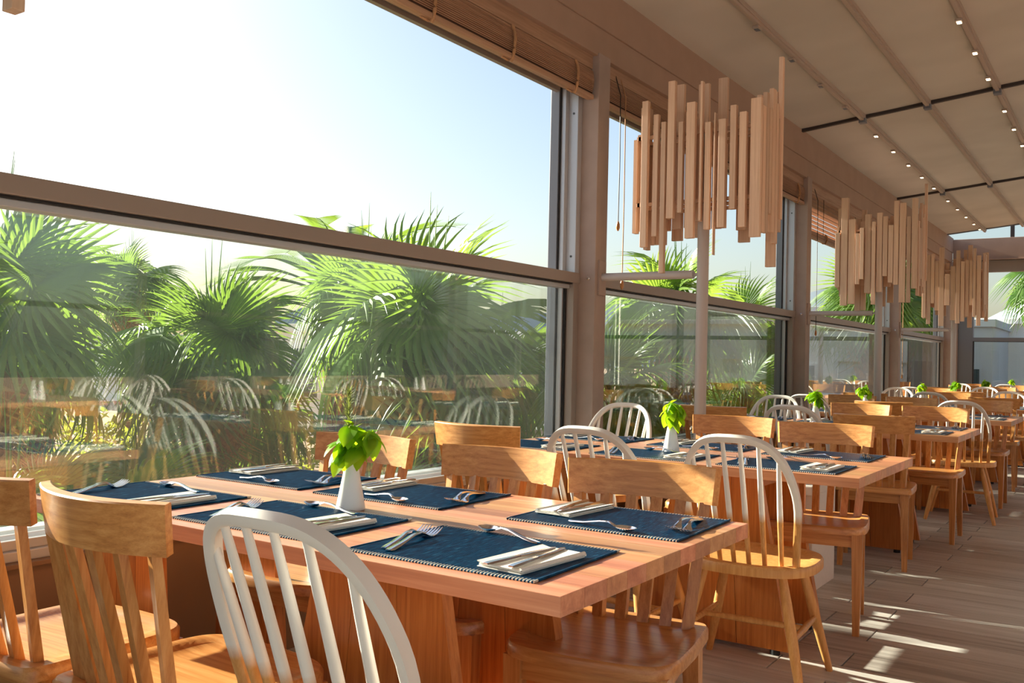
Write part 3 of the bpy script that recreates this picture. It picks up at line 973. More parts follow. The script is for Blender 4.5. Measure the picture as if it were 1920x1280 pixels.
# ------------------------------------------------------------------ placemats, napkins, cutlery
def make_mat():
    m_ = MB(); nx = 112; hx, hy = .2225, .172
    for s_ in (0, 1):
        for i in range(2 * nx + 1):
            x = -hx + 2 * hx * i / (2 * nx)
            z = (.0040 if i % 2 else .0034) if s_ else 0
            for yy, dz in ((-hy, -.0012), (-hy + .004, 0), (0, 0), (hy - .004, 0), (hy, -.0012)):
                m_.v.append((x, yy, max(0, z + (dz if s_ else 0))))
    c = 5; tot = (2 * nx + 1) * c
    for i in range(2 * nx):
        for j in range(c - 1):
            m_.f.append((tot + i * c + j, tot + (i + 1) * c + j, tot + (i + 1) * c + j + 1, tot + i * c + j + 1))
            m_.f.append((i * c + j, i * c + j + 1, (i + 1) * c + j + 1, (i + 1) * c + j))
        for j in (0, c - 1):
            m_.f.append((i * c + j, (i + 1) * c + j, tot + (i + 1) * c + j, tot + i * c + j))
    for i in (0, 2 * nx):
        for j in range(c - 1):
            m_.f.append((i * c + j, i * c + j + 1, tot + i * c + j + 1, tot + i * c + j))
    # dark bound hem on the two short ends
    for sx in (-1, 1):
        m_.tube([(sx * hx, -hy, .0028), (sx * hx, hy, .0028)], .0028, 6)
    return m_.mesh('placemat', M_mat)
ME_mat = make_mat()

def strip(m_, pts):
    """flat bar through (x, y, z, half width, thickness) stations along x"""
    b = len(m_.v)
    for x, y_, z, w_, h in pts:
        m_.v += [(x, y_ - w_, z), (x, y_ + w_, z), (x, y_ + w_ * .72, z + h), (x, y_ - w_ * .72, z + h)]
    for i in range(len(pts) - 1):
        a, c = b + 4 * i, b + 4 * (i + 1)
        for j in range(4):
            m_.f.append((a + j, c + j, c + (j + 1) % 4, a + (j + 1) % 4))
    m_.f.append((b, b + 1, b + 2, b + 3))
    e = b + 4 * (len(pts) - 1)
    m_.f.append((e + 3, e + 2, e + 1, e))

def make_fork():
    m_ = MB()
    strip(m_, [(-.10, 0, .0015, .006, .0022), (-.092, 0, .0012, .0095, .0022), (-.06, 0, .004, .0075, .0022), (0, 0, .012, .004, .003), (.028, 0, .0125, .0035, .003), (.042, 0, .008, .006, .002), (.052, 0, .003, .0105, .0016), (.063, 0, .0012, .012, .0016)])
    for k in range(4):
        yc = -.0096 + .0064 * k
        strip(m_, [(.062, yc, .0012, .0022, .0016), (.078, yc, .0022, .0019, .0015), (.095, yc * .97, .0065, .0016, .0013), (.108, yc * .95, .011, .0008, .001)])
    return m_.mesh('fork', M_steel, True, 50)
def make_knife():
    m_ = MB()
    strip(m_, [(-.11, 0, .001, .006, .003), (-.10, 0, .0005, .0078, .0042), (-.05, 0, .0005, .006, .004), (-.012, 0, .0005, .0045, .0038), (-.008, 0, .001, .0082, .0026), (.03, .001, .001, .0092, .0022), (.085, .002, .001, .0085, .0016), (.102, .003, .001, .005, .0012), (.11, .005, .001, .0008, .0008)])
    return m_.mesh('knife', M_steel, True, 50)
def make_spoon():
    m_ = MB()
    strip(m_, [(-.095, 0, .0015, .006, .0022), (-.086, 0, .0012, .0092, .0022), (-.05, 0, .004, .007, .0022), (.0, 0, .0125, .004, .003), (.026, 0, .014, .0035, .003), (.040, 0, .010, .0038, .0024), (.046, 0, .0075, .006, .0012)])
    n, kk = 7, 20
    b = len(m_.v)
    for off in (0, -.0011):
        for i in range(n + 1):
            r_ = i / n
            for j in range(kk):
                a = 2 * math.pi * j / kk
                ex = .030 * (1 + .12 * math.cos(a))
                m_.v.append((.072 + ex * r_ * math.cos(a), .0198 * r_ * math.sin(a), .0016 + .0085 * r_ ** 2.2 + off))
    for s_ in (0, 1):
        o0 = b + s_ * (n + 1) * kk
        for i in range(n):
            for j in range(kk):
                f = (o0 + i * kk + j, o0 + i * kk + (j + 1) % kk, o0 + (i + 1) * kk + (j + 1) % kk, o0 + (i + 1) * kk + j)
                m_.f.append(f if s_ else f[::-1])
    e = b + n * kk; e2 = e + (n + 1) * kk
    for j in range(kk):
        m_.f.append((e + j, e2 + j, e2 + (j + 1) % kk, e + (j + 1) % kk))
    return m_.mesh('spoon', M_steel, True, 60)
def make_napkin():
    m_ = MB()
    hx, hy = .052, .104
    for k in range(4):
        z = .0022 * k
        sgn = (.0015 * ((k * 7) % 3 - 1), .002 * ((k * 5) % 3 - 1))
        nx, ny = 6, 10
        b = len(m_.v)
        for i in range(nx + 1):
            for j in range(ny + 1):
                x = -hx + 2 * hx * i / nx + sgn[0]; yy = -hy + 2 * hy * j / ny + sgn[1]
                puff = .0012 * math.sin(3 * i / nx + k) * math.sin(2.2 * j / ny + k)
                rim = .0035 if (i == 0 and k == 3) else 0
                m_.v.append((x, yy, z + .0016 + abs(puff) + rim))
        t_ = len(m_.v) - b
        m_.v += [(x, y_, max(0, z_ - .0016)) for x, y_, z_ in m_.v[b:b + t_]]
        q = ny + 1
        for i in range(nx):
            for j in range(ny):
                f = (b + i * q + j, b + (i + 1) * q + j, b + (i + 1) * q + j + 1, b + i * q + j + 1)
                m_.f.append(f)
                m_.f.append(tuple(v + t_ for v in f[::-1]))
        ring = [i * q for i in range(nx + 1)] + [nx * q + j for j in range(1, q)] + [i * q + ny for i in range(nx - 1, -1, -1)] + [j for j in range(ny - 1, 0, -1)]
        for a, c in zip(ring, ring[1:] + ring[:1]):
            m_.f.append((b + a, b + t_ + a, b + t_ + c, b + c))
    # folded-back long edge
    m_.tube([(hx - .004, -hy, .0075), (hx - .004, hy, .0075)], .0042, 8)
    return m_.mesh('napkin', M_napkin, True, 40)
ME_fork, ME_knife, ME_spoon, ME_nap = make_fork(), make_knife(), make_spoon(), make_napkin()

rm = random.Random(5)
TZ = .7505
def setting(ti, x, y_, side, si, level):
    where = '%s seat, %s side of the %s' % (SN[si], ('near', 'far')[side], TNAME[ti])
    rz = (math.pi if side else 0) + R(rm.uniform(-1.5, 1.5))
    c, s = math.cos(rz), math.sin(rz)
    at = lambda u, v, z: (x + c * u - s * v, y_ + s * u + c * v, TZ + z)
    lab = lambda o, l, cat, g: (o.__setitem__('label', l), o.__setitem__('category', cat), o.__setitem__('group', g))
    m_ = put('placemat', ME_mat, None, (x, y_, TZ), (0, 0, rz))
    lab(m_, 'navy ribbed placemat at the ' + where, 'placemat', 'navy placemats on the tables')
    if level < 1: return
    j = lambda a: rm.uniform(-a, a)
    nu, nv, na = .145 + j(.008), -.035 + j(.01), R(-3 + j(4))
    n_ = put('napkin', ME_nap, None, at(nu, nv, .0045), (0, 0, rz + na))
    lab(n_, 'folded white paper napkin at the ' + where, 'napkin', 'paper napkins on the placemats')
    for q, (du, dv, da) in enumerate(((-.016, -.006, 84), (.014, .004, 90))):
        k_ = put('table_knife', ME_knife, None, at(nu + du + j(.003), nv + dv + j(.004), .0145), (0, 0, rz + R(da + j(4))))
        lab(k_, '%s steel knife on the napkin at the %s' % (('inner', 'outer')[q], where), 'knife', 'table knives')
    fa = 103 + j(6)
    for q, (du, dv) in enumerate(((-.158, -.014), (-.186, .0))):
        f_ = put('fork', ME_fork, None, at(du + j(.004), dv - .02 + j(.006), .0045), (0, 0, rz + R(fa + (0, 3)[q] + j(2))), 1.1)
        lab(f_, '%s steel fork at the %s' % (('inner', 'outer')[q], where), 'fork', 'table forks')
    s_ = put('spoon', ME_spoon, None, at(-.02 + j(.012), .138 + j(.008), .0045), (0, 0, rz + R(168 + j(5))))
    lab(s_, 'steel dessert spoon above the mat at the ' + where, 'spoon', 'dessert spoons')
MX = {0: ([-2.225, -1.672, -1.11], [-2.24, -1.72, -1.065])}
MY0 = {0: ([1.562, 1.578, 1.575], [2.085, 2.08, 2.092])}
for ti, (tx, ty, td) in enumerate(TAB[:6]):
    for side in (0, 1):
        for si in range(3):
            if ti == 0:
                x, y_ = MX[0][side][si], MY0[0][side][si]
            else:
                x = tx + (-.60, -.03, .53)[si] + rm.uniform(-.02, .02)
                y_ = ty + .205 if side == 0 else ty + td - .205
            setting(ti, x, y_, side, si, 1 if ti < 4 else 0)

# ------------------------------------------------------------------ vases with basil
def make_vase():
    v = MB().lathe([(.0355, 0), (.0375, .003), (.037, .008), (.030, .045), (.0215, .09), (.0165, .122), (.0165, .136), (.0172, .142), (.014, .142), (.012, .12)], 32)
    return v.mesh('bud_vase', M_ceram, True, 50)
ME_vase = make_vase()
def leaf_mesh(name, L, wd, m_, cup=.18, curl=.35):
    g = MB(); nl, nw = 7, 4
    for i in range(nl + 1):
        u = i / nl
        w_ = wd * (math.sin(math.pi * min(1, u * .93 + .05)) ** .75) * (1.12 - .5 * u)
        if i == nl: w_ = .001
        for j in range(nw + 1):
            s_ = -1 + 2 * j / nw
            g.v.append((s_ * w_, L * (math.sin(curl * u * 2) / (curl * 2)), -L * (1 - math.cos(curl * u * 2)) / (curl * 2) + cup * w_ * (abs(s_) ** 1.3) * (1 - .3 * u)))
    for i in range(nl):
        for j in range(nw):
            a = i * (nw + 1) + j
            g.f.append((a, a + 1, a + nw + 2, a + nw + 1))
    return g.mesh(name, m_, True, 0)
ME_leaf = leaf_mesh('leaf', .070, .025, M_basil)
ME_leafs = leaf_mesh('leaf', .040, .014, M_basil, curl=.25)
def make_basil(seed, n=42):
    rnd = random.Random(seed)
    b_ = thing('basil_sprig', (0, 0, 0), 0, 'b', 'herb')
    tips = [Vector((-.004, .002, .215)), Vector((.055, .012, .205)), Vector((-.022, -.012, .175))]
    for q, tp in enumerate(tips):
        pts = [Vector((0, 0, .03)), Vector((tp.x * .15, tp.y * .15, .12)), tp * .82 + Vector((0, 0, .018)), tp]
        build('stem', MB().tube(pts, [.0018, .0018, .0015, .0012], 6, ups=(0, 1, 0)), M_stem, b_)
        for k in range(n // 3 + 1):
            u = rnd.random() ** .8
            base = pts[2].lerp(pts[3], u) if k % 3 else pts[1].lerp(pts[2], .4 + .6 * u)
            big = k < n // 3 - 2
            put('leaf', ME_leaf if big else ME_leafs, b_, base, (R(rnd.uniform(-75, -15) if big else rnd.uniform(-5, 55)), R(rnd.uniform(-15, 15)), rnd.uniform(0, 6.283)), rnd.uniform(.75, 1.12))
    return b_
BASIL = Proto(make_basil(2))
def rosemary():
    r_ = thing('rosemary_sprig', (0, 0, 0), 0, 'thin rosemary sprig rising above the basil in the front vase', 'herb')
    m_ = MB(); rnd = random.Random(8)
    st = [Vector((0, 0, .03)), Vector((-.008, -.006, .12)), Vector((-.012, -.004, .2)), Vector((-.018, .004, .27)), Vector((-.02, .006, .31))]
    build('stem', MB().tube(st, [.0016, .0015, .0014, .001, .0006], 5, ups=(0, 1, 0)), M_stem, r_)
    for k in range(260):
        u = rnd.random() * 2.6 + 1.3
        i = min(3, int(u)); p = st[i].lerp(st[i + 1], u - i)
        a = rnd.uniform(0, 6.283); e = rnd.uniform(.2, 1.1); L = rnd.uniform(.016, .032) * (1.15 - .2 * (u - 1.3))
        d = Vector((math.cos(a) * math.cos(e), math.sin(a) * math.cos(e), math.sin(e)))
        s_ = d.cross(Vector((0, 0, 1))).normalized() * .0019
        b = len(m_.v)
        m_.v += [tuple(p - s_), tuple(p + s_), tuple(p + d * L * .6 + s_ * .9), tuple(p + d * L), tuple(p + d * L * .6 - s_ * .9)]
        m_.f.append((b, b + 1, b + 2, b + 3, b + 4))
    build('needles', m_, M_rose, r_, kind='stuff')
    return r_
VP = [(-1.672, 1.775), (-1.69, 3.80), (-1.80, 6.40), (-1.93, 8.35), (-1.89, 10.65), (-1.86, 12.6), (-1.80, 14.8), (-1.66, 16.85)]
for i, (x, y_) in enumerate(VP):
    v = put('bud_vase', ME_vase, None, (x, y_, TZ), (0, 0, .7 * i))
    v['label'] = 'white ceramic bud vase with basil standing on the ' + TNAME[i]; v['category'] = 'vase'; v['group'] = 'white bud vases on the tables'
    BASIL.place((x, y_, TZ), 1.1 * i, 'bright green basil sprig in the vase on the ' + TNAME[i], 'basil sprigs in the vases')
for i, (tx, ty) in enumerate(RTAB):
    v = put('bud_vase', ME_vase, None, (tx - .5, ty + .42, TZ), (0, 0, i))
    v['label'] = 'white ceramic bud vase on the %s table across the aisle' % RN[i]; v['category'] = 'vase'; v['group'] = 'vases across the aisle'
ro = rosemary(); ro.location = (VP[0][0], VP[0][1], TZ)

# ------------------------------------------------------------------ outside: ground, buildings, hills
GZ = -1.1
build('ground', MB().box(-140, -2.96, -60, 260, GZ - .3, GZ).box(-2.96, 60, 18.0, 260, GZ - .3, GZ), M_soil, **ST)
build('ground', MB().box(4.6, 60, -60, 18, GZ - .3, GZ), M_soil, **ST)
build('ground', MB().box(-60, 60, -60, -2.75, -.5, -.05), M_bldg2, **ST)
def building(name, x0, x1, y0, y1, z1, m_, label, wins=(), parapet=True, cat='building'):
    b_ = thing(name, ((x0 + x1) / 2, y0, GZ), 0, label, cat)
    hx = (x1 - x0) / 2
    build('walls', MB().box(-hx, hx, 0, y1 - y0, 0, z1 - GZ), m_, b_)
    if parapet:
        build('parapet', MB().bbox(-hx - .08, hx + .08, -.08, y1 - y0 + .08, z1 - GZ, z1 - GZ + .22, .01), m_, b_)
    for (wx, wz, ww, wh) in wins:
        f = build('window', MB().box(wx - ww / 2 - .06, wx + ww / 2 + .06, -.03, .02, wz - wh / 2 - .06 - GZ, wz + wh / 2 + .06 - GZ), m_, b_)
        build('pane', MB().box(wx - ww / 2, wx + ww / 2, -.045, -.028, wz - wh / 2 - GZ, wz + wh / 2 - GZ), M_dkwin, f)
    return b_
# long white wall with recessed panels behind the end window
ww = thing('garden_wall', (-1, 33.4, GZ), 0, 'long pale garden wall with recessed panels beyond the end window', 'wall')
build('wall_body', MB().box(-7, 16, .12, .5, 0, 2.55 - GZ), M_bldg, ww)
build('coping', MB().bbox(-7.05, 16.05, -.05, .55, 2.55 - GZ, 2.72 - GZ, .01).bbox(-7.0, 16, .02, .14, 2.02 - GZ, 2.14 - GZ, .01), M_bldg, ww)
for k in range(9):
    x0 = -6.6 + 2.1 * k
    build('pier', MB().box(x0, x0 + 1.35, 0, .125, 0, 1.25 - GZ), M_bldg, ww)
build('frieze', MB().box(-7, 16, 0, .125, 1.25 - GZ, 2.03 - GZ), M_bldg, ww)
building('hotel_block', -9.6, -6.2, 23.5, 30, 2.35, M_bldg2, 'flat-roofed grey building seen through the second window', [(.9, .5, .7, 1.2), (-.6, .5, .7, 1.2)])
building('hotel_block', -6.0, -3.4, 29.5, 36, 2.3, M_bldg2, 'pale blue-grey building behind the third window', [(-.5, .9, .5, .8), (.7, .3, .55, 1.6)])
building('hotel_block', -22, -15.5, 18, 26, 1.7, M_bldg, 'white low building among the palms behind the big window', [(-3, .6, 1, 1.3), (0, .6, 1, 1.3), (3, .6, 1, 1.3)])
building('hotel_block', -44, -36, 20, 30, 1.6, M_bldg, 'distant white building behind the small palm', [(-2, .6, 1.2, 1.3), (2, .6, 1.2, 1.3)])
pv = thing('reflection_posts', (-7.6, 18.2, GZ), 0, 'white slim posts and slab added for the mirrored window frames, second window', 'reflection_posts')  # posts added outside in place of window frames mirrored in the glass
for px in (-1.5, -.75, 0, .75, 1.5):
    for py in (0, 2.4):
        build('post', MB().bbox(px - .055, px + .055, py - .055, py + .055, 0, 3.0, .01), M_bldg, pv)
build('top_slab', MB().bbox(-1.7, 1.7, -.2, 2.6, 3.0, 3.18, .01).bbox(-1.56, 1.56, -.03, .03, 1.55, 1.62, .005), M_bldg, pv)
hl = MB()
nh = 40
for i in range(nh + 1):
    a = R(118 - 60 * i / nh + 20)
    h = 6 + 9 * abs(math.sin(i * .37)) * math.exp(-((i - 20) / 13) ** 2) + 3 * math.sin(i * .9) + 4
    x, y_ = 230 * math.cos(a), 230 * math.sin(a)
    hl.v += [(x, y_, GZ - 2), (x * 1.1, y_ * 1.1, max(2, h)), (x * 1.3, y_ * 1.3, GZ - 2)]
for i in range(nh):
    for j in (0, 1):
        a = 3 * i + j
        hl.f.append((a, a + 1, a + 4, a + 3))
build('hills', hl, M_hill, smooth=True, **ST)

# sun loungers and a folded parasol on the terrace below
def make_lounger():
    l = thing('sun_lounger', (0, 0, 0), 0, 'l', 'sun lounger')
    build('frame', MB().bbox(-.32, .32, -.95, .95, .26, .30, .01), M_lounge, l)
    for sx in (-.28, .28):
        for sy_ in (-.8, .7):
            build('leg', MB().bbox(sx - .025, sx + .025, sy_ - .025, sy_ + .025, 0, .26, .004), M_lounge, l)
    build('mattress', MB().bbox(-.30, .30, -.94, .30, .30, .37, .02), M_blue, l, smooth=True)
    build('backrest', MB().hexa([(-.30, .30, .30), (.30, .30, .30), (.30, .86, .72), (-.30, .86, .72)], [(-.30, .27, .37), (.30, .27, .37), (.30, .83, .79), (-.30, .83, .79)]), M_blue, l)
    return l
LG = Proto(make_lounger())
for i, (x, y_, rz) in enumerate(((-8.6, 4.4, 40), (-9.6, 5.3, 40), (-7.1, 6.7, 25), (-8.0, 7.6, 25))):
    LG.place((x, y_, GZ), R(rz), ['blue sun lounger low in the garden behind the window-end chair', 'blue sun lounger beside another, low in the garden', 'blue sun lounger below the big fan palm', 'second blue sun lounger below the big fan palm'][i], 'blue sun loungers in the garden')

# ------------------------------------------------------------------ palms
def fan_frond(name, m_, seed, Lp=.55, Ls=.72, n=27, span=118, droop=.35, tip=.5, tilt=35):
    rnd = random.Random(seed)
    g = MB()
    # petiole, arching out along +y
    pet = [Vector((0, Lp * u, .08 * math.sin(u * 2.2))) for u in (0, .25, .5, .75, 1)]
    g.tube(pet, [.020, .015, .012, .010, .009], 5)
    hz = pet[-1]
    da = 2 * span / n
    rx = Matrix.Rotation(R(-tilt), 3, 'X')
    for i in range(n):
        th = R(-span + da * (i + .5))
        L = Ls * (1 - .25 * (abs(-span + da * (i + .5)) / span) ** 2) * rnd.uniform(.93, 1.05)
        d = Vector((math.sin(th), math.cos(th), 0)); s_ = Vector((math.cos(th), -math.sin(th), 0))
        tw = rnd.uniform(-.15, .15); dr = droop * rnd.uniform(.7, 1.3); tp = tip * rnd.uniform(.4, 1.5)
        b = len(g.v)
        st = [0.03, .25, .5, .66, .82, 1.0]
        for k, f in enumerate(st):
            r_ = L * f
            hw = r_ * math.tan(R(da / 2)) if f <= .5 else L * .5 * math.tan(R(da / 2)) * (1 - (f - .5) / .5) ** .8
            zc = -dr * L * f * f * .5 + .16 * L * f * math.cos(th) * (1 - f)
            zc -= .09 * L * f * abs(math.sin(th)) ** 2      # the blade folds down to both sides
            p = rx @ (d * r_ * (1 - .25 * tp * max(0, f - .6)) + s_ * tw * L * max(0, f - .5) ** 2 + Vector((0, 0, zc)))
            p.z -= tp * L * max(0, f - .5) ** 2 * 2.0
            p += hz
            sw = rx @ s_; nz = rx @ Vector((0, 0, 1))
            g.v += [tuple(p - sw * hw - nz * hw * .35), tuple(p + nz * hw * .45), tuple(p + sw * hw - nz * hw * .35)]
        for k in range(len(st) - 1):
            a = b + 3 * k
            g.f += [(a, a + 1, a + 4, a + 3), (a + 1, a + 2, a + 5, a + 4)]
    return g.mesh(name, m_, False)
FR = [fan_frond('frond', M_palm, 1, .55, .78, 29, 116, .15, .6, 22), fan_frond('frond', M_palm, 2, .62, .74, 27, 118, .22, .9, 62), fan_frond('frond', M_palm, 3, .42, .86, 29, 100, .10, .25, 5), fan_frond('frond', M_palm, 4, .58, .78, 27, 128, .3, 1.1, 82), fan_frond('frond', M_palm, 5, .6, .76, 27, 120, .2, .7, 42)]
FD = [fan_frond('dry_frond', M_palmd, 5, .45, .62, 21, 95, 1.0, 1.4, 30)]
SPEAR = MB()
for k in range(5):
    a = k * 1.3
    SPEAR.tube([(.02 * math.cos(a), .02 * math.sin(a), 0), (.05 * math.cos(a), .05 * math.sin(a), .6), (.10 * math.cos(a), .10 * math.sin(a), 1.15 + .1 * k)], [.022, .014, .002], 4)
SPEAR = SPEAR.mesh('spear_leaf', M_palm)
def trunk_mesh(h, r):
    t = MB()
    n = 12
    t.tube([(.03 * math.sin(k * .5), .02 * math.cos(k * .7), h * k / n) for k in range(n + 1)], [r * (1.15 - .2 * k / n + .05 * (k % 2)) for k in range(n + 1)], 14)
    return t
def boots(h, r, seed):
    b = MB(); rnd = random.Random(seed)
    k = 0
    z = max(0, h - 2.0)
    while z < h:
        a = k * 2.4
        c, s = math.cos(a), math.sin(a)
        p = Vector((c * r * .9, s * r * .9, z)); o_ = Vector((c, s, 0)); sd_ = Vector((-s, c, 0)) * r * .36
        tp = p + o_ * r * .55 + Vector((0, 0, r * rnd.uniform(.8, 1.3)))
        i = len(b.v)
        b.v += [tuple(p - sd_), tuple(p + sd_), tuple(tp + sd_ * .4), tuple(tp - sd_ * .4), tuple(p - sd_ - o_ * .03 + Vector((0, 0, r * .5))), tuple(p + sd_ - o_ * .03 + Vector((0, 0, r * .5)))]
        b.f += [(i, i + 1, i + 2, i + 3), (i + 3, i + 2, i + 5, i + 4), (i, i + 3, i + 4), (i + 1, i + 5, i + 2)]
        z += r * .10; k += 1
    return b
def palm(x, y_, zc, sc, n, label, seed, lo=-25, hi=80, dry=5, rt=.14, spear=True):
    rnd = random.Random(seed)
    p = thing('fan_palm', (x, y_, GZ), 0, label, 'palm tree', 'fan palms in the garden')
    h = max(.3, zc - GZ)
    build('trunk', trunk_mesh(h, rt * sc), M_trunk, p, smooth=True)
    build('leaf_base', boots(h, rt * sc, seed), M_boot, p, kind='stuff')
    for k in range(n):
        u = (k + .5) / n
        el = hi - (hi - lo) * u ** .85 + rnd.uniform(-6, 6)
        az = k * 137.5 + rnd.uniform(-12, 12)
        put('frond', FR[(0, 1, 3, 4, 1)[k % 5] if el < 48 else (2, 0)[k % 2]], p, (0, 0, h - .05 * sc + .12 * sc * (1 - u)), (R(el), R(rnd.uniform(-40, 40)), R(az)), sc * rnd.uniform(.85, 1.1))
    for k in range(dry):
        put('dry_frond', FD[0], p, (0, 0, h - .15 * sc), (R(rnd.uniform(-72, -40)), R(rnd.uniform(-10, 10)), R(k * 360 / max(1, dry) + rnd.uniform(-25, 25))), sc * rnd.uniform(.8, 1))
    if spear:
        put('spear_leaf', SPEAR, p, (0, 0, h), (R(rnd.uniform(-4, 4)), 0, rnd.uniform(0, 6)), sc * .9)
    return p
palm(-7.3, 3.75, 1.35, .95, 20, 'fan palm cut off by the picture edge, behind the window-end chairs', 21)
palm(-17.9, 12.1, 2.35, 1.0, 18, 'small fan palm farther off on a bare trunk against the sky', 22, dry=7)
palm(-7.0, 5.55, 1.0, .88, 22, 'upright bright fan palm with a stout trunk in the middle of the big window', 23, lo=-40, hi=88, dry=4)
palm(-4.55, 5.65, 1.12, .92, 26, 'largest fan palm, close to the glass beside the first column', 24, lo=-40, hi=84, dry=3)
palm(-6.5, 7.05, 1.55, .80, 20, 'fan palm standing close behind the largest one', 25)
palm(-5.5, 3.75, -.10, .66, 16, 'low young fan palm below the sill near the front table', 26, lo=-20, hi=70, dry=5)
palm(-5.45, 2.95, .05, .62, 14, 'low fan palm with drooping olive leaves behind the first seat', 27, lo=-25, hi=60, dry=4)
palm(-4.25, 4.75, -.02, .6, 15, 'low fan palm fanning out right behind the far chairs', 28, lo=-20, hi=60, dry=3)
palm(-7.6, 6.6, .35, .7, 14, 'shaded low fan palm between the two large palms', 29, lo=-25, hi=60)
palm(-3.98, 9.1, 1.50, .78, 22, 'fan palm behind the first slat cluster, seen in the second window', 30, dry=7)
palm(-3.95, 7.5, .75, .7, 16, 'fan palm hugging the first column, in the second window', 31, dry=8)
palm(-5.2, 14.5, 1.5, .9, 18, 'fan palm beyond the second window, near its far jamb', 32)
palm(-4.2, 11.7, .65, .62, 14, 'short fan palm before the grey building', 33)
palm(-4.3, 18.9, 2.2, 1.1, 24, 'tall fan palm with a shaggy trunk in the third window', 34, dry=12, rt=.2)
palm(-4.9, 25.0, 2.5, 1.2, 20, 'fan palm behind the second slat cluster in the distance', 35, dry=8)
palm(-1.75, 28.6, 3.3, 1.3, 20, 'tallest fan palm with hanging dry leaves beyond the end window', 36, dry=14, rt=.2)
palm(-14, 11.5, .9, .9, 16, 'distant fan palm showing between the palms on the window side', 37)
palm(-10.2, 5.6, .7, .9, 16, 'dusky fan palm filling the gap behind the upright bright one', 38)
palm(-8.8, 9.9, .9, .9, 16, 'dusky fan palm in shade behind the largest palm', 39)
palm(-12.5, 9.0, 1.0, .9, 16, 'shaded fan palm in the deep row behind the feather-leaved palm', 41)
palm(-11.8, 6.6, .9, .9, 16, 'shaded fan palm in the deep row behind the upright bright one', 42)
palm(-6.1, 9.0, .8, .8, 16, 'shaded fan palm filling the corner beside the first column', 43)
palm(-5.2, 6.9, .3, .7, 16, 'low fan palm under the largest one', 44, lo=-20, hi=60)
palm(-6.6, 4.6, .0, .7, 16, 'low fan palm leaning between the front palms', 45, lo=-20, hi=60)
palm(-9.2, 4.7, 1.1, .9, 16, 'fan palm half hidden behind the one at the picture edge', 40)

for i, (x, y_, z, sc_) in enumerate(((7.5, 3.0, 1.6, 1.0), (8.5, 6.5, 1.9, 1.1), (7.0, 9.5, 1.5, 1.0), (9.0, 12.5, 2.0, 1.1), (7.5, 16, 1.7, 1.0))):
    palm(x, y_, z, sc_, 16, 'fan palm outside the aisle-side windows, %s from the front, seen only mirrored' % ORD[i], 60 + i)
def feather_mesh():
    g = MB(); n = 60; L = 2.2
    P = lambda u: Vector((0, L * u * (1 - .12 * u * u), .75 * u - 1.15 * u ** 2.2))
    g.tube([P(k / 12) for k in range(13)], [.022 * (1 - .85 * k / 12) for k in range(13)], 5)
    for k in range(n):
        u = .12 + .87 * k / n
        p = P(u); tl = .42 * math.sin(math.pi * min(1, .25 + .75 * (1 - u) + .05)) + .06
        fwd = (P(min(1, u + .02)) - P(u - .02)).normalized()
        for s_ in (-1, 1):
            d = (Vector((s_, 0, 0)) * .72 + fwd * .75 + Vector((0, 0, .12))).normalized()
            q = p + d * tl
            q.z -= .10 * tl
            w_ = fwd * .011
            b = len(g.v)
            g.v += [tuple(p - w_), tuple(p + w_), tuple(p.lerp(q, .6) + w_ + Vector((0, 0, .012))), tuple(q), tuple(p.lerp(q, .6) - w_ + Vector((0, 0, .012)))]
            g.f.append((b, b + 1, b + 2, b + 3, b + 4))
    return g.mesh('frond', M_palm)
FE = feather_mesh()
dp = thing('feather_palm', (-9.0, 9.3, GZ), 0, 'feather-leaved date palm behind the largest fan palm', 'palm tree')
build('trunk', trunk_mesh(2.95, .2), M_trunk, dp, smooth=True)
rnd = random.Random(4)
for k in range(22):
    put('frond', FE, dp, (0, 0, 2.9), (R(rnd.uniform(-15, 55)), 0, R(k * 137.5)), rnd.uniform(.85, 1.05))

# ------------------------------------------------------------------ shrubs and ornamental grass
def shrub_mesh(seed, n=900, r=.7):
    g = MB(); rnd = random.Random(seed)
    for k in range(n):
        a = rnd.uniform(0, 6.283); e = rnd.uniform(-.1, 1.5); q = r * rnd.uniform(.55, 1.05) * (1 + .2 * math.sin(3 * a + seed))
        p = Vector((math.cos(a) * math.cos(e) * q, math.sin(a) * math.cos(e) * q, math.sin(e) * q * .9))
        d = Vector((rnd.gauss(0, 1), rnd.gauss(0, 1), rnd.gauss(.4, .7))).normalized()
        s_ = d.cross(Vector((rnd.gauss(0, 1), rnd.gauss(0, 1), rnd.gauss(0, 1)))).normalized()
        L = rnd.uniform(.06, .13)
        b = len(g.v)
        g.v += [tuple(p), tuple(p + d * L * .5 + s_ * L * .22), tuple(p + d * L), tuple(p + d * L * .5 - s_ * L * .22)]
        g.f.append((b, b + 1, b + 2, b + 3))
    return g
SHL = ['low olive shrub between the front palms, behind the window-end seat', 'wide olive shrub beside the upright bright palm, by the blue loungers', 'small shrub in front of the upright bright palm trunk', 'large shrub behind the loungers below the big palm',
       'shrub behind the largest palm, near the first column', 'small shrub under the palm hugging the first column', 'large shrub deep in the garden behind the picture-edge palm', 'biggest shrub before the distant white building', 'shrub under the palm behind the first slat cluster', 'shrub before the slim white posts',
       'large shrub deep in the row under the feather-leaved palm', 'small shrub before the grey building in the second window', 'shrub below the sill outside the first seats', 'shrub at the foot of the half-hidden palm', 'little shrub tight to the glass by the largest palm', 'distant shrub on the skyline of the big window', 'remote shrub, before the white low building']
SH = [shrub_mesh(i).mesh('foliage', M_shrub) for i in range(3)]
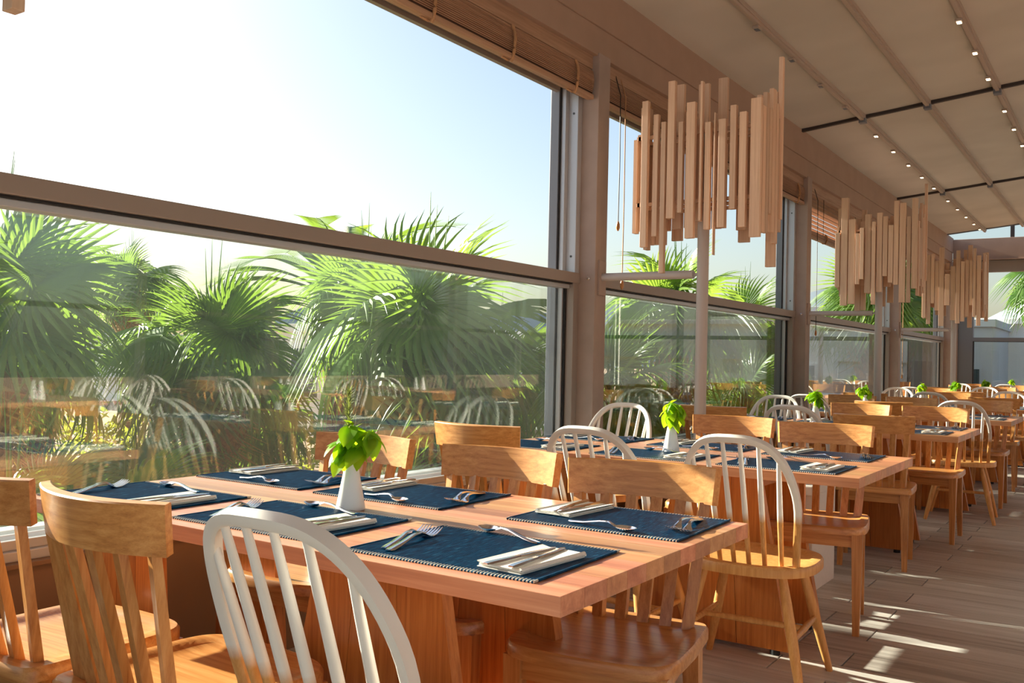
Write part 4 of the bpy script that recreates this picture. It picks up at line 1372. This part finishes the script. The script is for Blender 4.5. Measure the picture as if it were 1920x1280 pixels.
for i, (x, y_, s_) in enumerate(((-6.2, 4.9, .9), (-8.5, 5.0, 1.3), (-5.6, 5.4, .8), (-9.5, 7.2, 1.5), (-6.0, 9.0, 1.2), (-4.4, 8.4, .9), (-12.5, 6.5, 1.6), (-14, 9.0, 1.8), (-5.4, 11.0, 1.0), (-7.6, 12.2, 1.4), (-11.5, 11.5, 1.8), (-4.3, 14.6, .8), (-6.6, 2.6, 1.1), (-9.8, 3.6, 1.5), (-3.9, 6.6, .7), (-16, 6.8, 1.9), (-17, 13, 2.0))):
    b_ = thing('shrub', (x, y_, GZ), i, SHL[i], 'shrub', 'garden shrubs under the palms')
    put('foliage', SH[i % 3], b_, (0, 0, 0), (0, 0, 0), s_)
def grass(seed, n=70):
    g = MB(); rnd = random.Random(seed)
    for k in range(n):
        a = rnd.uniform(0, 6.283); h = rnd.uniform(.5, .95); o_ = Vector((math.cos(a), math.sin(a), 0)); s_ = Vector((-math.sin(a), math.cos(a), 0)) * .012
        b0 = Vector((rnd.uniform(-.15, .15), rnd.uniform(-.15, .15), 0)); ln = rnd.uniform(.1, .5)
        b = len(g.v)
        for u, w_ in ((0, 1), (.5, .9), (1, .05)):
            p = b0 + o_ * ln * u * u + Vector((0, 0, h * (u - .25 * u * u * ln * 2)))
            g.v += [tuple(p - s_ * w_), tuple(p + s_ * w_)]
        g.f += [(b, b + 1, b + 3, b + 2), (b + 2, b + 3, b + 5, b + 4)]
    return g.mesh('blades', M_reedg)
GR = [grass(i) for i in range(2)]
for i, (x, y_, s_) in enumerate(((-3.6, 4.3, 1.5), (-3.5, 4.75, 1.45), (-3.7, 3.9, 1.4), (-3.9, 3.4, 1.35), (-4.1, 4.0, 1.4), (-3.5, 5.3, 1.5), (-5.0, 4.3, 1.3), (-6.0, 4.3, 1.2))):
    b_ = thing('grass_clump', (x, y_, GZ), i * 1.3, '%s clump of yellow-green ornamental grass below the sill %s' % (('tallest', 'second tall', 'slim', 'short', 'bushy', 'end', 'loose', 'small')[i], ('behind the middle far chair', 'beside the far aisle-end chair', 'behind the front vase', 'behind the front window-end chair', 'in front of the low fanning palm', 'near the first column', 'before the low young palm', 'by the trunk of the bright palm')[i]), 'ornamental grass', 'grass clumps under the sill')
    put('blades', GR[i % 2], b_, (0, 0, 0), (0, 0, 0), s_)
